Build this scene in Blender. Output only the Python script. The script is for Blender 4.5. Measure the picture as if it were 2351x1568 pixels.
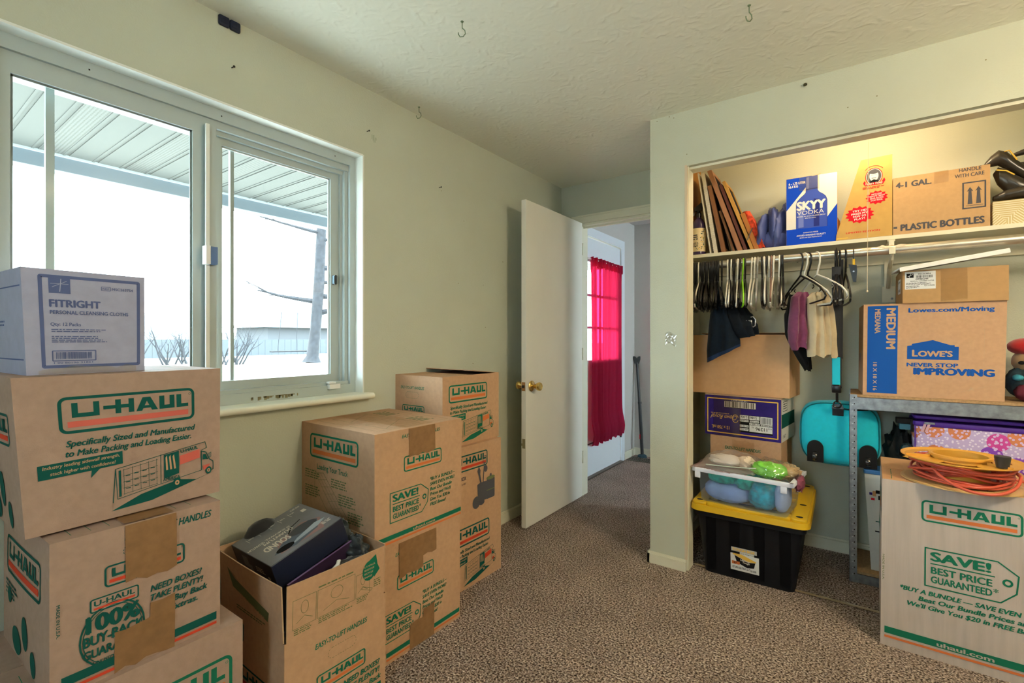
import bpy, math, random
from mathutils import Vector, Matrix, noise
from mathutils.geometry import tessellate_polygon

sc = bpy.context.scene
COL = sc.collection
for _o in list(bpy.data.objects):
    bpy.data.objects.remove(_o, do_unlink=True)
PI = math.pi
R = math.radians

# ------------------------------------------------------------------ camera
cd = bpy.data.cameras.new('camera')
cam = bpy.data.objects.new('camera', cd)
COL.objects.link(cam)
cam.location = (0, 0, 1.2)
cam.rotation_euler = (R(90), 0, R(35.65))
cd.sensor_width = 36
cd.lens = 36 * 1100 / 2351
cd.shift_y = -0.00255
cd.clip_start = 0.02
cd.clip_end = 800
sc.camera = cam

# ------------------------------------------------------------------ light
vs = sc.view_settings
vs.view_transform = 'Standard'
vs.look = 'None'
vs.exposure = 0.95
vs.gamma = 1
vs.use_curve_mapping = False
SKY = 15.0          # overcast-bright daylight outside
ROOM_LAMP = 68.0   # warm ceiling globe behind the camera
CLOSET_LAMP = 105.0
w = bpy.data.worlds.new('world')
sc.world = w
w.use_nodes = True
bg = w.node_tree.nodes['Background']
bg.inputs[0].default_value = (0.74, 0.91, 1.0, 1)
bg.inputs[1].default_value = SKY
sd = bpy.data.lights.new('sun', 'SUN')
sd.energy = 10
sd.angle = R(1)
sd.color = (1, .97, .90)
sun = bpy.data.objects.new('sun', sd)      # high over the yard; the porch roof keeps it off the window
sun.rotation_euler = (0, R(-28), R(12))
COL.objects.link(sun)
sc.cycles.max_bounces = 10
sc.cycles.diffuse_bounces = 6
sc.cycles.glossy_bounces = 3
sc.cycles.transmission_bounces = 6
sc.cycles.transparent_max_bounces = 16
sc.cycles.caustics_reflective = False
sc.cycles.caustics_refractive = False
sc.cycles.sample_clamp_indirect = 6


# ------------------------------------------------------------------ materials
def new_mat(name):
    m = bpy.data.materials.new(name)
    m.use_nodes = True
    nt = m.node_tree
    return m, nt, nt.nodes['Principled BSDF']


def M(name, col, rough=.6, metal=0, spec=.4, var=0, vscale=30, bump=0, bscale=200, alpha=1, emit=None, sheen=0, stretch=None):
    m, nt, b = new_mat(name)
    b.inputs['Base Color'].default_value = (*col, 1)
    b.inputs['Roughness'].default_value = rough
    b.inputs['Metallic'].default_value = metal
    b.inputs['Specular IOR Level'].default_value = spec
    if alpha < 1:
        b.inputs['Alpha'].default_value = alpha
    if sheen:
        b.inputs['Sheen Weight'].default_value = sheen
    if emit:
        b.inputs['Emission Color'].default_value = (*emit[0], 1)
        b.inputs['Emission Strength'].default_value = emit[1]
    vec = None
    if var or bump:
        tc = nt.nodes.new('ShaderNodeTexCoord')
        vec = tc.outputs['Object']
        if stretch:
            mp = nt.nodes.new('ShaderNodeMapping')
            mp.inputs['Scale'].default_value = stretch
            nt.links.new(vec, mp.inputs['Vector'])
            vec = mp.outputs[0]
    if var:
        n = nt.nodes.new('ShaderNodeTexNoise')
        n.inputs['Scale'].default_value = vscale
        n.inputs['Detail'].default_value = 6
        nt.links.new(vec, n.inputs['Vector'])
        r = nt.nodes.new('ShaderNodeValToRGB')
        r.color_ramp.elements[0].position = .3
        r.color_ramp.elements[1].position = .7
        r.color_ramp.elements[0].color = (*[c * (1 - var) for c in col], 1)
        r.color_ramp.elements[1].color = (*[min(1, c * (1 + var)) for c in col], 1)
        nt.links.new(n.outputs['Fac'], r.inputs[0])
        nt.links.new(r.outputs[0], b.inputs['Base Color'])
    if bump:
        n = nt.nodes.new('ShaderNodeTexNoise')
        n.inputs['Scale'].default_value = bscale
        n.inputs['Detail'].default_value = 4
        nt.links.new(vec, n.inputs['Vector'])
        bp = nt.nodes.new('ShaderNodeBump')
        bp.inputs['Strength'].default_value = bump
        bp.inputs['Distance'].default_value = .004
        nt.links.new(n.outputs['Fac'], bp.inputs['Height'])
        nt.links.new(bp.outputs[0], b.inputs['Normal'])
    return m


def clear_mat(name, tint=(1, 1, 1), gloss=.06, rough=.02, dif=None, difw=0.0):
    """thin clear film or pane: transparent with a weak reflection, optionally milky"""
    m = bpy.data.materials.new(name)
    m.use_nodes = True
    nt = m.node_tree
    nt.nodes.clear()
    out = nt.nodes.new('ShaderNodeOutputMaterial')
    t = nt.nodes.new('ShaderNodeBsdfTransparent')
    t.inputs[0].default_value = (*tint, 1)
    g = nt.nodes.new('ShaderNodeBsdfGlossy')
    g.inputs['Roughness'].default_value = rough
    mx = nt.nodes.new('ShaderNodeMixShader')
    mx.inputs[0].default_value = gloss
    nt.links.new(t.outputs[0], mx.inputs[1])
    nt.links.new(g.outputs[0], mx.inputs[2])
    last = mx
    if difw:
        d = nt.nodes.new('ShaderNodeBsdfDiffuse')
        d.inputs[0].default_value = (*dif, 1)
        tr = nt.nodes.new('ShaderNodeBsdfTranslucent')
        tr.inputs[0].default_value = (*dif, 1)
        m1 = nt.nodes.new('ShaderNodeMixShader')
        nt.links.new(d.outputs[0], m1.inputs[1])
        nt.links.new(tr.outputs[0], m1.inputs[2])
        m2 = nt.nodes.new('ShaderNodeMixShader')
        m2.inputs[0].default_value = difw
        nt.links.new(last.outputs[0], m2.inputs[1])
        nt.links.new(m1.outputs[0], m2.inputs[2])
        last = m2
    nt.links.new(last.outputs[0], out.inputs[0])
    return m


WALLC = (.53, .55, .45)
WALL = M('wall_paint', WALLC, .75, spec=.25, var=.03, vscale=3, bump=.25, bscale=160)
HALLP = M('hall_paint', (.55, .53, .50), .75, spec=.25, bump=.2, bscale=160)
REVEAL = M('reveal_paint', (.80, .82, .78), .6, spec=.3, bump=.1)
TRIM = M('trim_paint', (.74, .72, .58), .45, spec=.4, var=.03, vscale=8)
DOORP = M('door_paint', (.78, .76, .68), .5, spec=.35, var=.025, vscale=4)
FDOOR = M('front_door_paint', (.72, .77, .82), .5, spec=.35)
VINYL = M('window_vinyl_shaded', (.42, .48, .475), .4, spec=.4)  # white vinyl with its backlit blue-green shade put into the colour
VINYLS = M('sill_paint', (.80, .80, .68), .4, spec=.4, var=.04, vscale=10)
DIRT = M('dirt', (.25, .22, .12), .8)
BRASS = M('brass', (.80, .55, .18), .22, metal=1)
BRONZE = M('latch_bronze', (.55, .30, .14), .4, metal=.8)
BLACKM = M('black_metal', (.02, .022, .025), .35, spec=.5)
STEEL = M('galvanised_steel', (.30, .33, .37), .40, metal=.85, var=.25, vscale=45)
RODM = M('rod_steel', (.62, .58, .50), .35, metal=.9, var=.12, vscale=14)
DARK = M('dark_hole', (.015, .013, .01), .9)
WHITEP = M('white_plastic', (.80, .80, .78), .35, spec=.45)
SHELFP = M('shelf_paint', (.72, .68, .52), .5, spec=.35)
KR = (.50, .305, .18)
KRAFT = M('kraft_board', KR, .8, spec=.2, var=.06, vscale=60, bump=.15, bscale=420)
KRAFTDIM = M('kraft_board_dim', (.37, .255, .20), .8, spec=.2, var=.06, vscale=60, bump=.15, bscale=420)  # kraft with the left stack's dimmer, cooler light put into the colour
KRAFT2 = M('kraft_board_pale', (.47, .32, .20), .8, spec=.2, var=.05, vscale=60, bump=.15, bscale=420)
KRAFTC = M('corrugated_kraft_cool_lit', (.47, .40, .355), .8, spec=.2, var=.08, vscale=55, bump=.25, bscale=140, stretch=(1, 1, .05))  # corrugated kraft, greyed: cool window light put into the colour
TEDC = M('teddy_board', (.52, .31, .085), .6, spec=.3, var=.06, vscale=25)
KEDGE = M('board_edge', (.24, .14, .075), .9)
MEDC = M('lilac_board', (.35, .365, .50), .7, spec=.25, var=.05, vscale=40)
TAPE = M('brown_tape', (.25, .135, .06), .5, spec=.2, var=.1, vscale=50)
CTAPE = clear_mat('clear_tape', (.93, .88, .80), .10, .12)
GRN = M('green_ink', (.012, .15, .085), .9, spec=.1)
GRND = M('dark_green_ink', (.008, .085, .07), .9, spec=.1)
ORG = M('orange_ink', (.62, .17, .055), .9, spec=.1)
RED = M('red_ink', (.55, .06, .03), .9, spec=.1)
PINK = M('coral_ink', (.58, .13, .10), .9, spec=.1)
GRY = M('grey_ink', (.085, .085, .10), .9, spec=.1)
FADE = M('faint_green_ink', (.14, .17, .075), .9, spec=.1)
BLU = M('blue_ink', (.012, .085, .36), .9, spec=.1)
NAVY = M('slate_ink', (.10, .13, .27), .9, spec=.1)
SKYB = M('vodka_blue_ink', (.008, .06, .52), .9, spec=.1)
SKYM = M('vodka_mid_ink', (.05, .09, .42), .9, spec=.1)
SKYD = M('vodka_dark_ink', (.025, .035, .20), .9, spec=.1)
SKYL = M('vodka_pale_ink', (.16, .20, .52), .9, spec=.1)
OFFW = M('offwhite_ink', (.74, .71, .66), .9, spec=.1)
CREAM = M('cream_ink', (.80, .74, .60), .9, spec=.1)
PURP = M('royal_purple_ink', (.025, .012, .16), .6, spec=.2, var=.3, vscale=8)
GOLD = M('gold_ink', (.78, .50, .09), .9, spec=.1)
CRED = M('crimson_ink', (.60, .012, .025), .9, spec=.1)
BLACK = M('black_ink', (.012, .012, .014), .9, spec=.1)
LABELW = M('label_white', (.72, .74, .74), .5)


# ------------------------------------------------------------------ mesh builder
class MB:
    def __init__(s):
        s.v, s.f, s.m, s.mats = [], [], [], []

    def mi(s, mat):
        if mat not in s.mats:
            s.mats.append(mat)
        return s.mats.index(mat)

    def add(s, vs_, fs_, mat, X=None):
        o = len(s.v)
        for p in vs_:
            p = Vector(p)
            s.v.append(X @ p if X else p)
        k = s.mi(mat)
        for f in fs_:
            s.f.append([o + i for i in f])
            s.m.append(k)
        return s

    def box(s, x0, x1, y0, y1, z0, z1, mat, X=None):
        return s.add([(x, y, z) for x in (x0, x1) for y in (y0, y1) for z in (z0, z1)],
                     [(0, 1, 3, 2), (4, 6, 7, 5), (0, 4, 5, 1), (2, 3, 7, 6), (0, 2, 6, 4), (1, 5, 7, 3)], mat, X)

    def rbox(s, x0, x1, y0, y1, z0, z1, r, mat, X=None, n=3):
        """box with rounded vertical corners and softened top/bottom rims"""
        def ring(ins, z):
            out = []
            rr = max(r - ins, .0005)
            for cx, cy, a0 in ((x1 - r, y1 - r, 0), (x0 + r, y1 - r, 90), (x0 + r, y0 + r, 180), (x1 - r, y0 + r, 270)):
                for i in range(n + 1):
                    a = R(a0 + 90 * i / n)
                    out.append((cx + rr * math.cos(a), cy + rr * math.sin(a), z))
            return out
        e = min(r * .5, (z1 - z0) * .3)
        rings = [ring(e, z0), ring(e * .3, z0 + e * .3), ring(0, z0 + e), ring(0, z1 - e), ring(e * .3, z1 - e * .3), ring(e, z1)]
        k = len(rings[0])
        vs_ = [p for g in rings for p in g]
        fs_ = [(i * k + j, i * k + (j + 1) % k, (i + 1) * k + (j + 1) % k, (i + 1) * k + j) for i in range(len(rings) - 1) for j in range(k)]
        fs_ += [tuple(range(k))[::-1], tuple((len(rings) - 1) * k + j for j in range(k))]
        return s.add(vs_, fs_, mat, X)

    def grid(s, fn, nu, nv, mat, cu=False, cv=False, X=None):
        vs_ = [fn(i / nu, j / nv) for i in range(nu + (0 if cu else 1)) for j in range(nv + (0 if cv else 1))]
        a, b = nu + (0 if cu else 1), nv + (0 if cv else 1)
        fs_ = []
        for i in range(nu):
            for j in range(nv):
                i2, j2 = (i + 1) % a, (j + 1) % b
                fs_.append((i * b + j, i2 * b + j, i2 * b + j2, i * b + j2))
        return s.add(vs_, fs_, mat, X)

    def tube(s, path, r, mat, n=8, closed=False, X=None, flat=1.0):
        P = [Vector(p) for p in path]
        N = len(P)
        rr = r if isinstance(r, (list, tuple)) else [r] * N
        vs_, prev = [], None
        for i, p in enumerate(P):
            if closed:
                t = P[(i + 1) % N] - P[i - 1]
            else:
                t = P[min(i + 1, N - 1)] - P[max(i - 1, 0)]
            t.normalize()
            if prev is None:
                a = Vector((0, 0, 1)) if abs(t.z) < .9 else Vector((1, 0, 0))
                u = t.cross(a).normalized()
            else:
                u = prev - t * prev.dot(t)
                u = u.normalized() if u.length > 1e-6 else t.orthogonal().normalized()
            prev = u
            b = t.cross(u)
            for k in range(n):
                a = 2 * PI * k / n
                vs_.append(p + (u * math.cos(a) + b * math.sin(a) * flat) * rr[i])
        fs_ = []
        for i in range(N if closed else N - 1):
            i2 = (i + 1) % N
            for k in range(n):
                k2 = (k + 1) % n
                fs_.append((i * n + k, i2 * n + k, i2 * n + k2, i * n + k2))
        if not closed:
            fs_ += [tuple(range(n)), tuple((N - 1) * n + k for k in range(n))[::-1]]
        return s.add(vs_, fs_, mat, X)

    def lathe(s, prof, mat, n=24, X=None):
        vs_ = [(r * math.cos(2 * PI * k / n), r * math.sin(2 * PI * k / n), z) for r, z in prof for k in range(n)]
        fs_ = [(i * n + k, i * n + (k + 1) % n, (i + 1) * n + (k + 1) % n, (i + 1) * n + k) for i in range(len(prof) - 1) for k in range(n)]
        if prof[0][0] > 1e-5:
            fs_.append(tuple(range(n))[::-1])
        if prof[-1][0] > 1e-5:
            fs_.append(tuple((len(prof) - 1) * n + k for k in range(n)))
        return s.add(vs_, fs_, mat, X)

    def prism(s, pts, z0, z1, mat, X=None):
        n = len(pts)
        vs_ = [(x, y, z0) for x, y in pts] + [(x, y, z1) for x, y in pts]
        tri = tessellate_polygon([[Vector((x, y, 0)) for x, y in pts]])
        fs_ = [tuple(t) for t in tri] + [tuple(n + i for i in t) for t in tri]
        fs_ += [(i, (i + 1) % n, n + (i + 1) % n, n + i) for i in range(n)]
        return s.add(vs_, fs_, mat, X)

    def blob(s, c, rad, mat, amp=.15, fr=3, seed=0, nu=24, nv=14, X=None, pw=1.0):
        def fn(u, v):
            a, t = 2 * PI * u, PI * v
            d = Vector((math.sin(t) * math.cos(a), math.sin(t) * math.sin(a), math.cos(t)))
            if pw != 1:
                d = Vector([math.copysign(abs(q) ** pw, q) for q in d])
            k = 1 + amp * noise.fractal(d * fr + Vector((seed * 7.3, seed * 3.1, 1)), .8, 2, 3)
            return (c[0] + d.x * rad[0] * k, c[1] + d.y * rad[1] * k, c[2] + d.z * rad[2] * k)
        return s.grid(fn, nu, nv, mat, cu=True, X=X)

    def build(s, name, parent=None, loc=None, smooth=None, rot=None, own=True):
        """link as one mesh object. World-space vertices are made local to the parent's (or own) base point"""
        me = bpy.data.meshes.new(name)
        o = bpy.data.objects.new(name, me)
        base = Vector((0, 0, 0))
        if parent is not None:
            base = Vector(parent.get('_b', (0, 0, 0)))
            o.parent = parent
        elif loc is not None:
            base = Vector(loc)
            o.location = base
        if parent is None and rot:
            o.rotation_euler = rot
            base = Vector((0, 0, 0))
        me.from_pydata([tuple(p - base) for p in s.v], [], s.f)
        for m in s.mats:
            me.materials.append(m)
        for p, k in zip(me.polygons, s.m):
            p.material_index = k
        me.validate()
        import bmesh
        bm = bmesh.new()
        bm.from_mesh(me)
        bmesh.ops.recalc_face_normals(bm, faces=bm.faces)
        bm.to_mesh(me)
        bm.free()
        if smooth:
            for p in me.polygons:
                p.use_smooth = True
            me.set_sharp_from_angle(angle=R(smooth))
        COL.objects.link(o)
        if parent is None:
            o['_b'] = tuple(base)
        else:
            o['_b'] = tuple(base)
        return o


def tag(o, label, cat, group=None, kind=None):
    if label:
        o['label'] = label
    if cat:
        o['category'] = cat
    if group:
        o['group'] = group
    if kind:
        o['kind'] = kind
    return o


def empty(name, loc, label, cat, group=None, rot=None):
    o = bpy.data.objects.new(name, None)
    o.location = loc
    o.empty_display_size = .05
    if rot:
        o.rotation_euler = rot
        o['_b'] = (0, 0, 0)
    else:
        o['_b'] = tuple(loc)
    COL.objects.link(o)
    return tag(o, label, cat, group)


def struct(mb, name, smooth=None, parent=None):
    o = mb.build(name, parent, smooth=smooth)
    if parent is None:
        o['kind'] = 'structure'
    return o


def dup(root, loc, rotz=None, label=None, group=None):
    r = root.copy()
    COL.objects.link(r)
    r.location = loc
    if rotz is not None:
        r.rotation_euler = (0, 0, rotz)
    if label:
        r['label'] = label
    if group:
        r['group'] = group
    for ch in list(root.children):
        c = ch.copy()
        COL.objects.link(c)
        c.parent = r
    return r


# ------------------------------------------------------------------ printed artwork (flat ink shapes laid on a panel)
_TX = {}


def glyphs(s, bold=0.0, sh=0.0, sp=1.0):
    k = (s, bold, sh, sp)
    if k in _TX:
        return _TX[k]
    cu = bpy.data.curves.new('t', 'FONT')
    cu.body = s
    cu.size = 1
    cu.offset = bold
    cu.shear = sh
    cu.space_character = sp
    cu.resolution_u = 3
    cu.fill_mode = 'FRONT'
    ob = bpy.data.objects.new('t', cu)
    COL.objects.link(ob)
    dg = bpy.context.evaluated_depsgraph_get()
    dg.update()
    me = bpy.data.meshes.new_from_object(ob.evaluated_get(dg))
    v = [(p.co.x, p.co.y) for p in me.vertices]
    f = [tuple(p.vertices) for p in me.polygons]
    bpy.data.objects.remove(ob)
    bpy.data.curves.remove(cu)
    bpy.data.meshes.remove(me)
    if not v:
        v = [(0, 0)]
    x0, x1 = min(p[0] for p in v), max(p[0] for p in v)
    _TX[k] = ([(a - x0, b) for a, b in v], f, x1 - x0)
    return _TX[k]


CAP = .70


class Art:
    def __init__(s, rot=None):
        s.items = []
        s.n = 0

    def put(s, v, f, mat, up=1):
        s.n += up
        s.items.append((v, f, mat, s.n))
        return s

    def poly(s, pts, mat):
        tri = tessellate_polygon([[Vector((x, y, 0)) for x, y in pts]])
        return s.put(list(pts), [tuple(t) for t in tri], mat)

    def rect(s, x0, y0, x1, y1, mat, step=.03):
        nx = max(1, int(abs(x1 - x0) / step))
        ny = max(1, int(abs(y1 - y0) / step))
        v = [(x0 + (x1 - x0) * i / nx, y0 + (y1 - y0) * j / ny) for i in range(nx + 1) for j in range(ny + 1)]
        f = [(i * (ny + 1) + j, (i + 1) * (ny + 1) + j, (i + 1) * (ny + 1) + j + 1, i * (ny + 1) + j + 1) for i in range(nx) for j in range(ny)]
        return s.put(v, f, mat)

    def line(s, pts, t, mat, closed=False):
        P = []
        Q = list(pts) + ([pts[0]] if closed else [])
        for a, b in zip(Q, Q[1:]):
            n = max(1, int(math.dist(a, b) / .03))
            P += [(a[0] + (b[0] - a[0]) * i / n, a[1] + (b[1] - a[1]) * i / n) for i in range(n)]
        if not closed:
            P.append(Q[-1])
        N = len(P)
        v = []
        for i, p in enumerate(P):
            a = P[i - 1] if (closed or i) else p
            b = P[(i + 1) % N] if (closed or i < N - 1) else p
            d1 = Vector((p[0] - a[0], p[1] - a[1]))
            d2 = Vector((b[0] - p[0], b[1] - p[1]))
            d1 = d1.normalized() if d1.length > 1e-9 else d2.normalized()
            d2 = d2.normalized() if d2.length > 1e-9 else d1
            tt = (d1 + d2)
            tt = tt.normalized() if tt.length > 1e-6 else d1
            nn = Vector((-tt.y, tt.x))
            k = 1 / max(.5, abs(nn.dot(Vector((-d1.y, d1.x)))))
            v += [(p[0] + nn.x * t / 2 * k, p[1] + nn.y * t / 2 * k), (p[0] - nn.x * t / 2 * k, p[1] - nn.y * t / 2 * k)]
        f = [(2 * i, 2 * i + 1, (2 * i + 3) % (2 * N), (2 * i + 2) % (2 * N)) for i in range(N if closed else N - 1)]
        return s.put(v, f, mat)

    def arc(s, x, y, rx, ry, mat, t=None, a0=0, a1=360, n=28):
        full = a1 - a0 >= 360
        pts = [(x + rx * math.cos(R(a0 + (a1 - a0) * i / n)), y + ry * math.sin(R(a0 + (a1 - a0) * i / n))) for i in range(n if full else n + 1)]
        return s.line(pts, t, mat, full) if t else s.poly(pts, mat)

    def rrect(s, x0, y0, x1, y1, r, t, mat):
        pts = []
        for cx, cy, a0 in ((x1 - r, y1 - r, 0), (x0 + r, y1 - r, 90), (x0 + r, y0 + r, 180), (x1 - r, y0 + r, 270)):
            pts += [(cx + r * math.cos(R(a0 + 90 * i / 5)), cy + r * math.sin(R(a0 + 90 * i / 5))) for i in range(6)]
        return s.line(pts, t, mat, True) if t else s.poly(pts, mat)

    def text(s, st, x, y, h, mat, w=None, bold=.02, sh=0, al='l', rot=0, sp=1.0, flip=False):
        thin = min(bold, 0.0)
        v, f, tw = glyphs(st, thin, sh, sp)
        ex = max(0.0, bold - thin) * 1.4        # heavier weights: the word printed again a hair to each side
        k = h / CAP
        kx = (w / tw) if w else k
        W = tw * kx
        dx = {'l': 0, 'c': -W / 2, 'r': -W}[al]
        c, sn = math.cos(R(rot)), math.sin(R(rot))
        for ox, oy in (((-ex, 0), (ex, 0), (0, -ex * .6), (0, ex * .6)) if ex > .006 else ((0, 0),)):
            out = []
            for a, b in v:
                a, b = (a + ox) * kx + dx, (b + oy) * k
                out.append((x + a * c - b * sn, y + a * sn + b * c))
            s.put(out, f, mat, .25)
        return s

    def bars(s, x, y, w_, h, mat, n=26, seed=1):
        rn = random.Random(seed)
        v, f = [], []
        px = x
        u = w_ / (n * 2.1)
        while px < x + w_ - u:
            b = u * rn.choice((.6, 1, 1, 1.8))
            b = min(b, x + w_ - px)
            o = len(v)
            v += [(px, y), (px + b, y), (px + b, y + h), (px, y + h)]
            f.append((o, o + 1, o + 2, o + 3))
            px += b + u * rn.choice((.7, 1, 1.5))
        return s.put(v, f, mat)

    def greek(s, x, y, w_, rows, lh, mat, seed=0):
        """rows of word-like dashes standing for print too small to read"""
        rn = random.Random(seed)
        v, f = [], []
        for r_ in range(rows):
            px, yy = x, y - r_ * lh
            end = x + w_ * rn.uniform(.75, 1)
            while px < end:
                b = lh * rn.uniform(.8, 3)
                b = min(b, end - px)
                if b > lh * .3:
                    o = len(v)
                    v += [(px, yy), (px + b, yy), (px + b, yy + lh * .5), (px, yy + lh * .5)]
                    f.append((o, o + 1, o + 2, o + 3))
                px += b + lh * .45
        return s.put(v, f, mat)

    def sub(s, o, x, y, rot=0, k=1):
        c, sn = math.cos(R(rot)) * k, math.sin(R(rot)) * k
        for v, f, m, n in o.items:
            s.items.append(([(x + a * c - b * sn, y + a * sn + b * c) for a, b in v], f, m, s.n + n))
        s.n += o.n
        return s


def haul_logo(A, x, y, w_, g=GRN, o=ORG):
    """rounded frame, block letters with a long cross bar, colour stripe below"""
    h = w_ * .30
    L = Art()
    L.rrect(.012, .012, .988, .288, .045, .024, g)
    L.rect(.055, .05, .945, .098, o)
    b, t, q = .128, .248, .04
    L.rect(.085, b + .015, .085 + q, t, g); L.rect(.085, b, .265, b + .034, g); L.rect(.265 - q, b + .015, .265, t, g)
    L.rect(.375, b, .375 + q, t, g); L.rect(.47, b, .47 + q, t, g); L.rect(.292, .172, .50, .202, g)
    L.poly([(.525, b), (.525 + q + .004, b), (.622, t), (.575, t)], g)
    L.poly([(.592, t), (.635, t), (.692, b), (.645, b)], g)
    L.rect(.565, .150, .66, .174, g)
    L.rect(.705, b + .015, .705 + q, t, g); L.rect(.705, b, .828, b + .034, g); L.rect(.828 - q, b + .015, .828, t, g)
    L.rect(.845, b, .845 + q, t, g); L.rect(.845, b, .945, b + .032, g)
    L.arc(.958, .245, .009, .009, g, .003, n=8)
    A.sub(L, x, y, 0, w_)
    return A


def price_tag(A, x, y, w_, g=GRN):
    T = Art()
    T.line([(0, 0), (.82, 0), (.98, .17), (1, .42), (.79, .58), (0, .58)], .018, g, True)
    T.text('SAVE!', .07, .40, .135, g, .64, .035)
    T.rect(.06, .345, .76, .362, g)
    T.text('BEST PRICE', .07, .205, .10, g, .66, .025)
    T.text('GUARANTEED', .07, .065, .10, g, .66, .025)
    T.arc(.89, .30, .042, .042, g, .026)
    T.text('*', .745, .09, .09, g, bold=.01)
    A.sub(T, x, y, 0, w_)
    return A


def truck(A, x, y, w_, g=GRN, r=RED, flag=True):
    """line drawing of a moving van with a coloured panel"""
    T = Art()
    T.poly([(-.02, .02), (.35, .04), (1.02, .21), (.80, .16), (.62, .20), (.25, .13)], g)
    T.line([(0, .10), (.03, .44), (.42, .50), (.90, .57), (.92, .50), (.86, .48)], .007, g)
    T.line([(.03, .44), (.04, .13), (.42, .19), (.86, .25)], .006, g)
    T.rect(.055, .15, .075, .42, g)
    for i in range(5):
        T.line([(.10 + i * .075, .16 + i * .010), (.10 + i * .075, .43 + i * .011)], .0035, g)
    for j in range(5):
        T.line([(.09, .17 + j * .062), (.41, .205 + j * .065)], .0035, g)
    for i in range(4):
        for j in range(3):
            T.rect(.115 + i * .075, .22 + j * .066 + i * .01, .155 + i * .075, .228 + j * .066 + i * .01, g)
    T.line([(.44, .20), (.44, .51)], .006, g)
    T.poly([(.47, .24), (.62, .27), (.62, .52), (.47, .50)], g)
    for i in range(3):
        T.poly([(.49 + i * .04, .33), (.51 + i * .04, .33), (.50 + i * .035, .49), (.485 + i * .035, .47)], OFFW if False else KRAFT)
    T.text('AMERICA', .46, .215, .035, g, .17, .02)
    T.poly([(.63, .36), (.84, .40), (.84, .50), (.63, .46)], r)
    T.text('U-HAUL', .64, .49, .035, g, .18, .03, rot=6)
    T.line([(.86, .25), (.86, .47), (.91, .45), (.95, .36), (.99, .33), (.995, .24), (.97, .23)], .008, g)
    T.poly([(.875, .37), (.91, .37), (.935, .36), (.905, .43), (.875, .43)], g)
    T.line([(.945, .43), (.965, .44), (.965, .39), (.945, .38)], .006, g, True)
    T.poly([(.88, .30), (.96, .31), (.93, .26), (.88, .25)], r)
    for cx, cy, rr in ((.60, .17, .055), (.94, .235, .042)):
        T.arc(cx, cy, rr * .8, rr, g)
        T.arc(cx, cy, rr * .42, rr * .5, KRAFT)
        T.arc(cx, cy, rr * .15, rr * .2, g)
    A.sub(T, x, y, 0, w_)
    return A


# ------------------------------------------------------------------ cartons
def panel_maps(W, D, H, tl=0, tr=0, bulge=.002):
    """surface points of a carton in its own frame (origin centre of base); tl/tr narrow the base"""
    def xs(side, t):
        return (-W / 2 + tl * (1 - t)) if side < 0 else (W / 2 - tr * (1 - t))

    def mk(kind):
        def S(u, v, off=0.0):
            b = bulge * math.sin(PI * min(max(u, 0), 1)) * math.sin(PI * min(max(v, 0), 1)) + off
            if kind == 'F':
                return Vector((xs(-1, v) + (xs(1, v) - xs(-1, v)) * u, -D / 2 - b, v * H))
            if kind == 'B':
                return Vector((xs(1, v) + (xs(-1, v) - xs(1, v)) * u, D / 2 + b, v * H))
            if kind == 'L':
                return Vector((xs(-1, v) - b, D / 2 - D * u, v * H))
            if kind == 'R':
                return Vector((xs(1, v) + b, -D / 2 + D * u, v * H))
            if kind == 'T':
                return Vector((xs(-1, 1) + (xs(1, 1) - xs(-1, 1)) * u, -D / 2 + D * v, H + off))
            return Vector((xs(-1, 0) + (xs(1, 0) - xs(-1, 0)) * u, D / 2 - D * v, -off))
        return S
    dims = {'F': (W, H), 'B': (W, H), 'L': (D, H), 'R': (D, H), 'T': (W, D), 'U': (W, D)}
    return {k: (mk(k), *dims[k]) for k in dims}


def ink(mb, S, w_, h_, A, X=None, base=.0006):
    for v, f, m, n in A.items:
        mb.add([S(a / w_, b / h_, base + n * .00003) for a, b in v], f, m, X)


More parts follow.
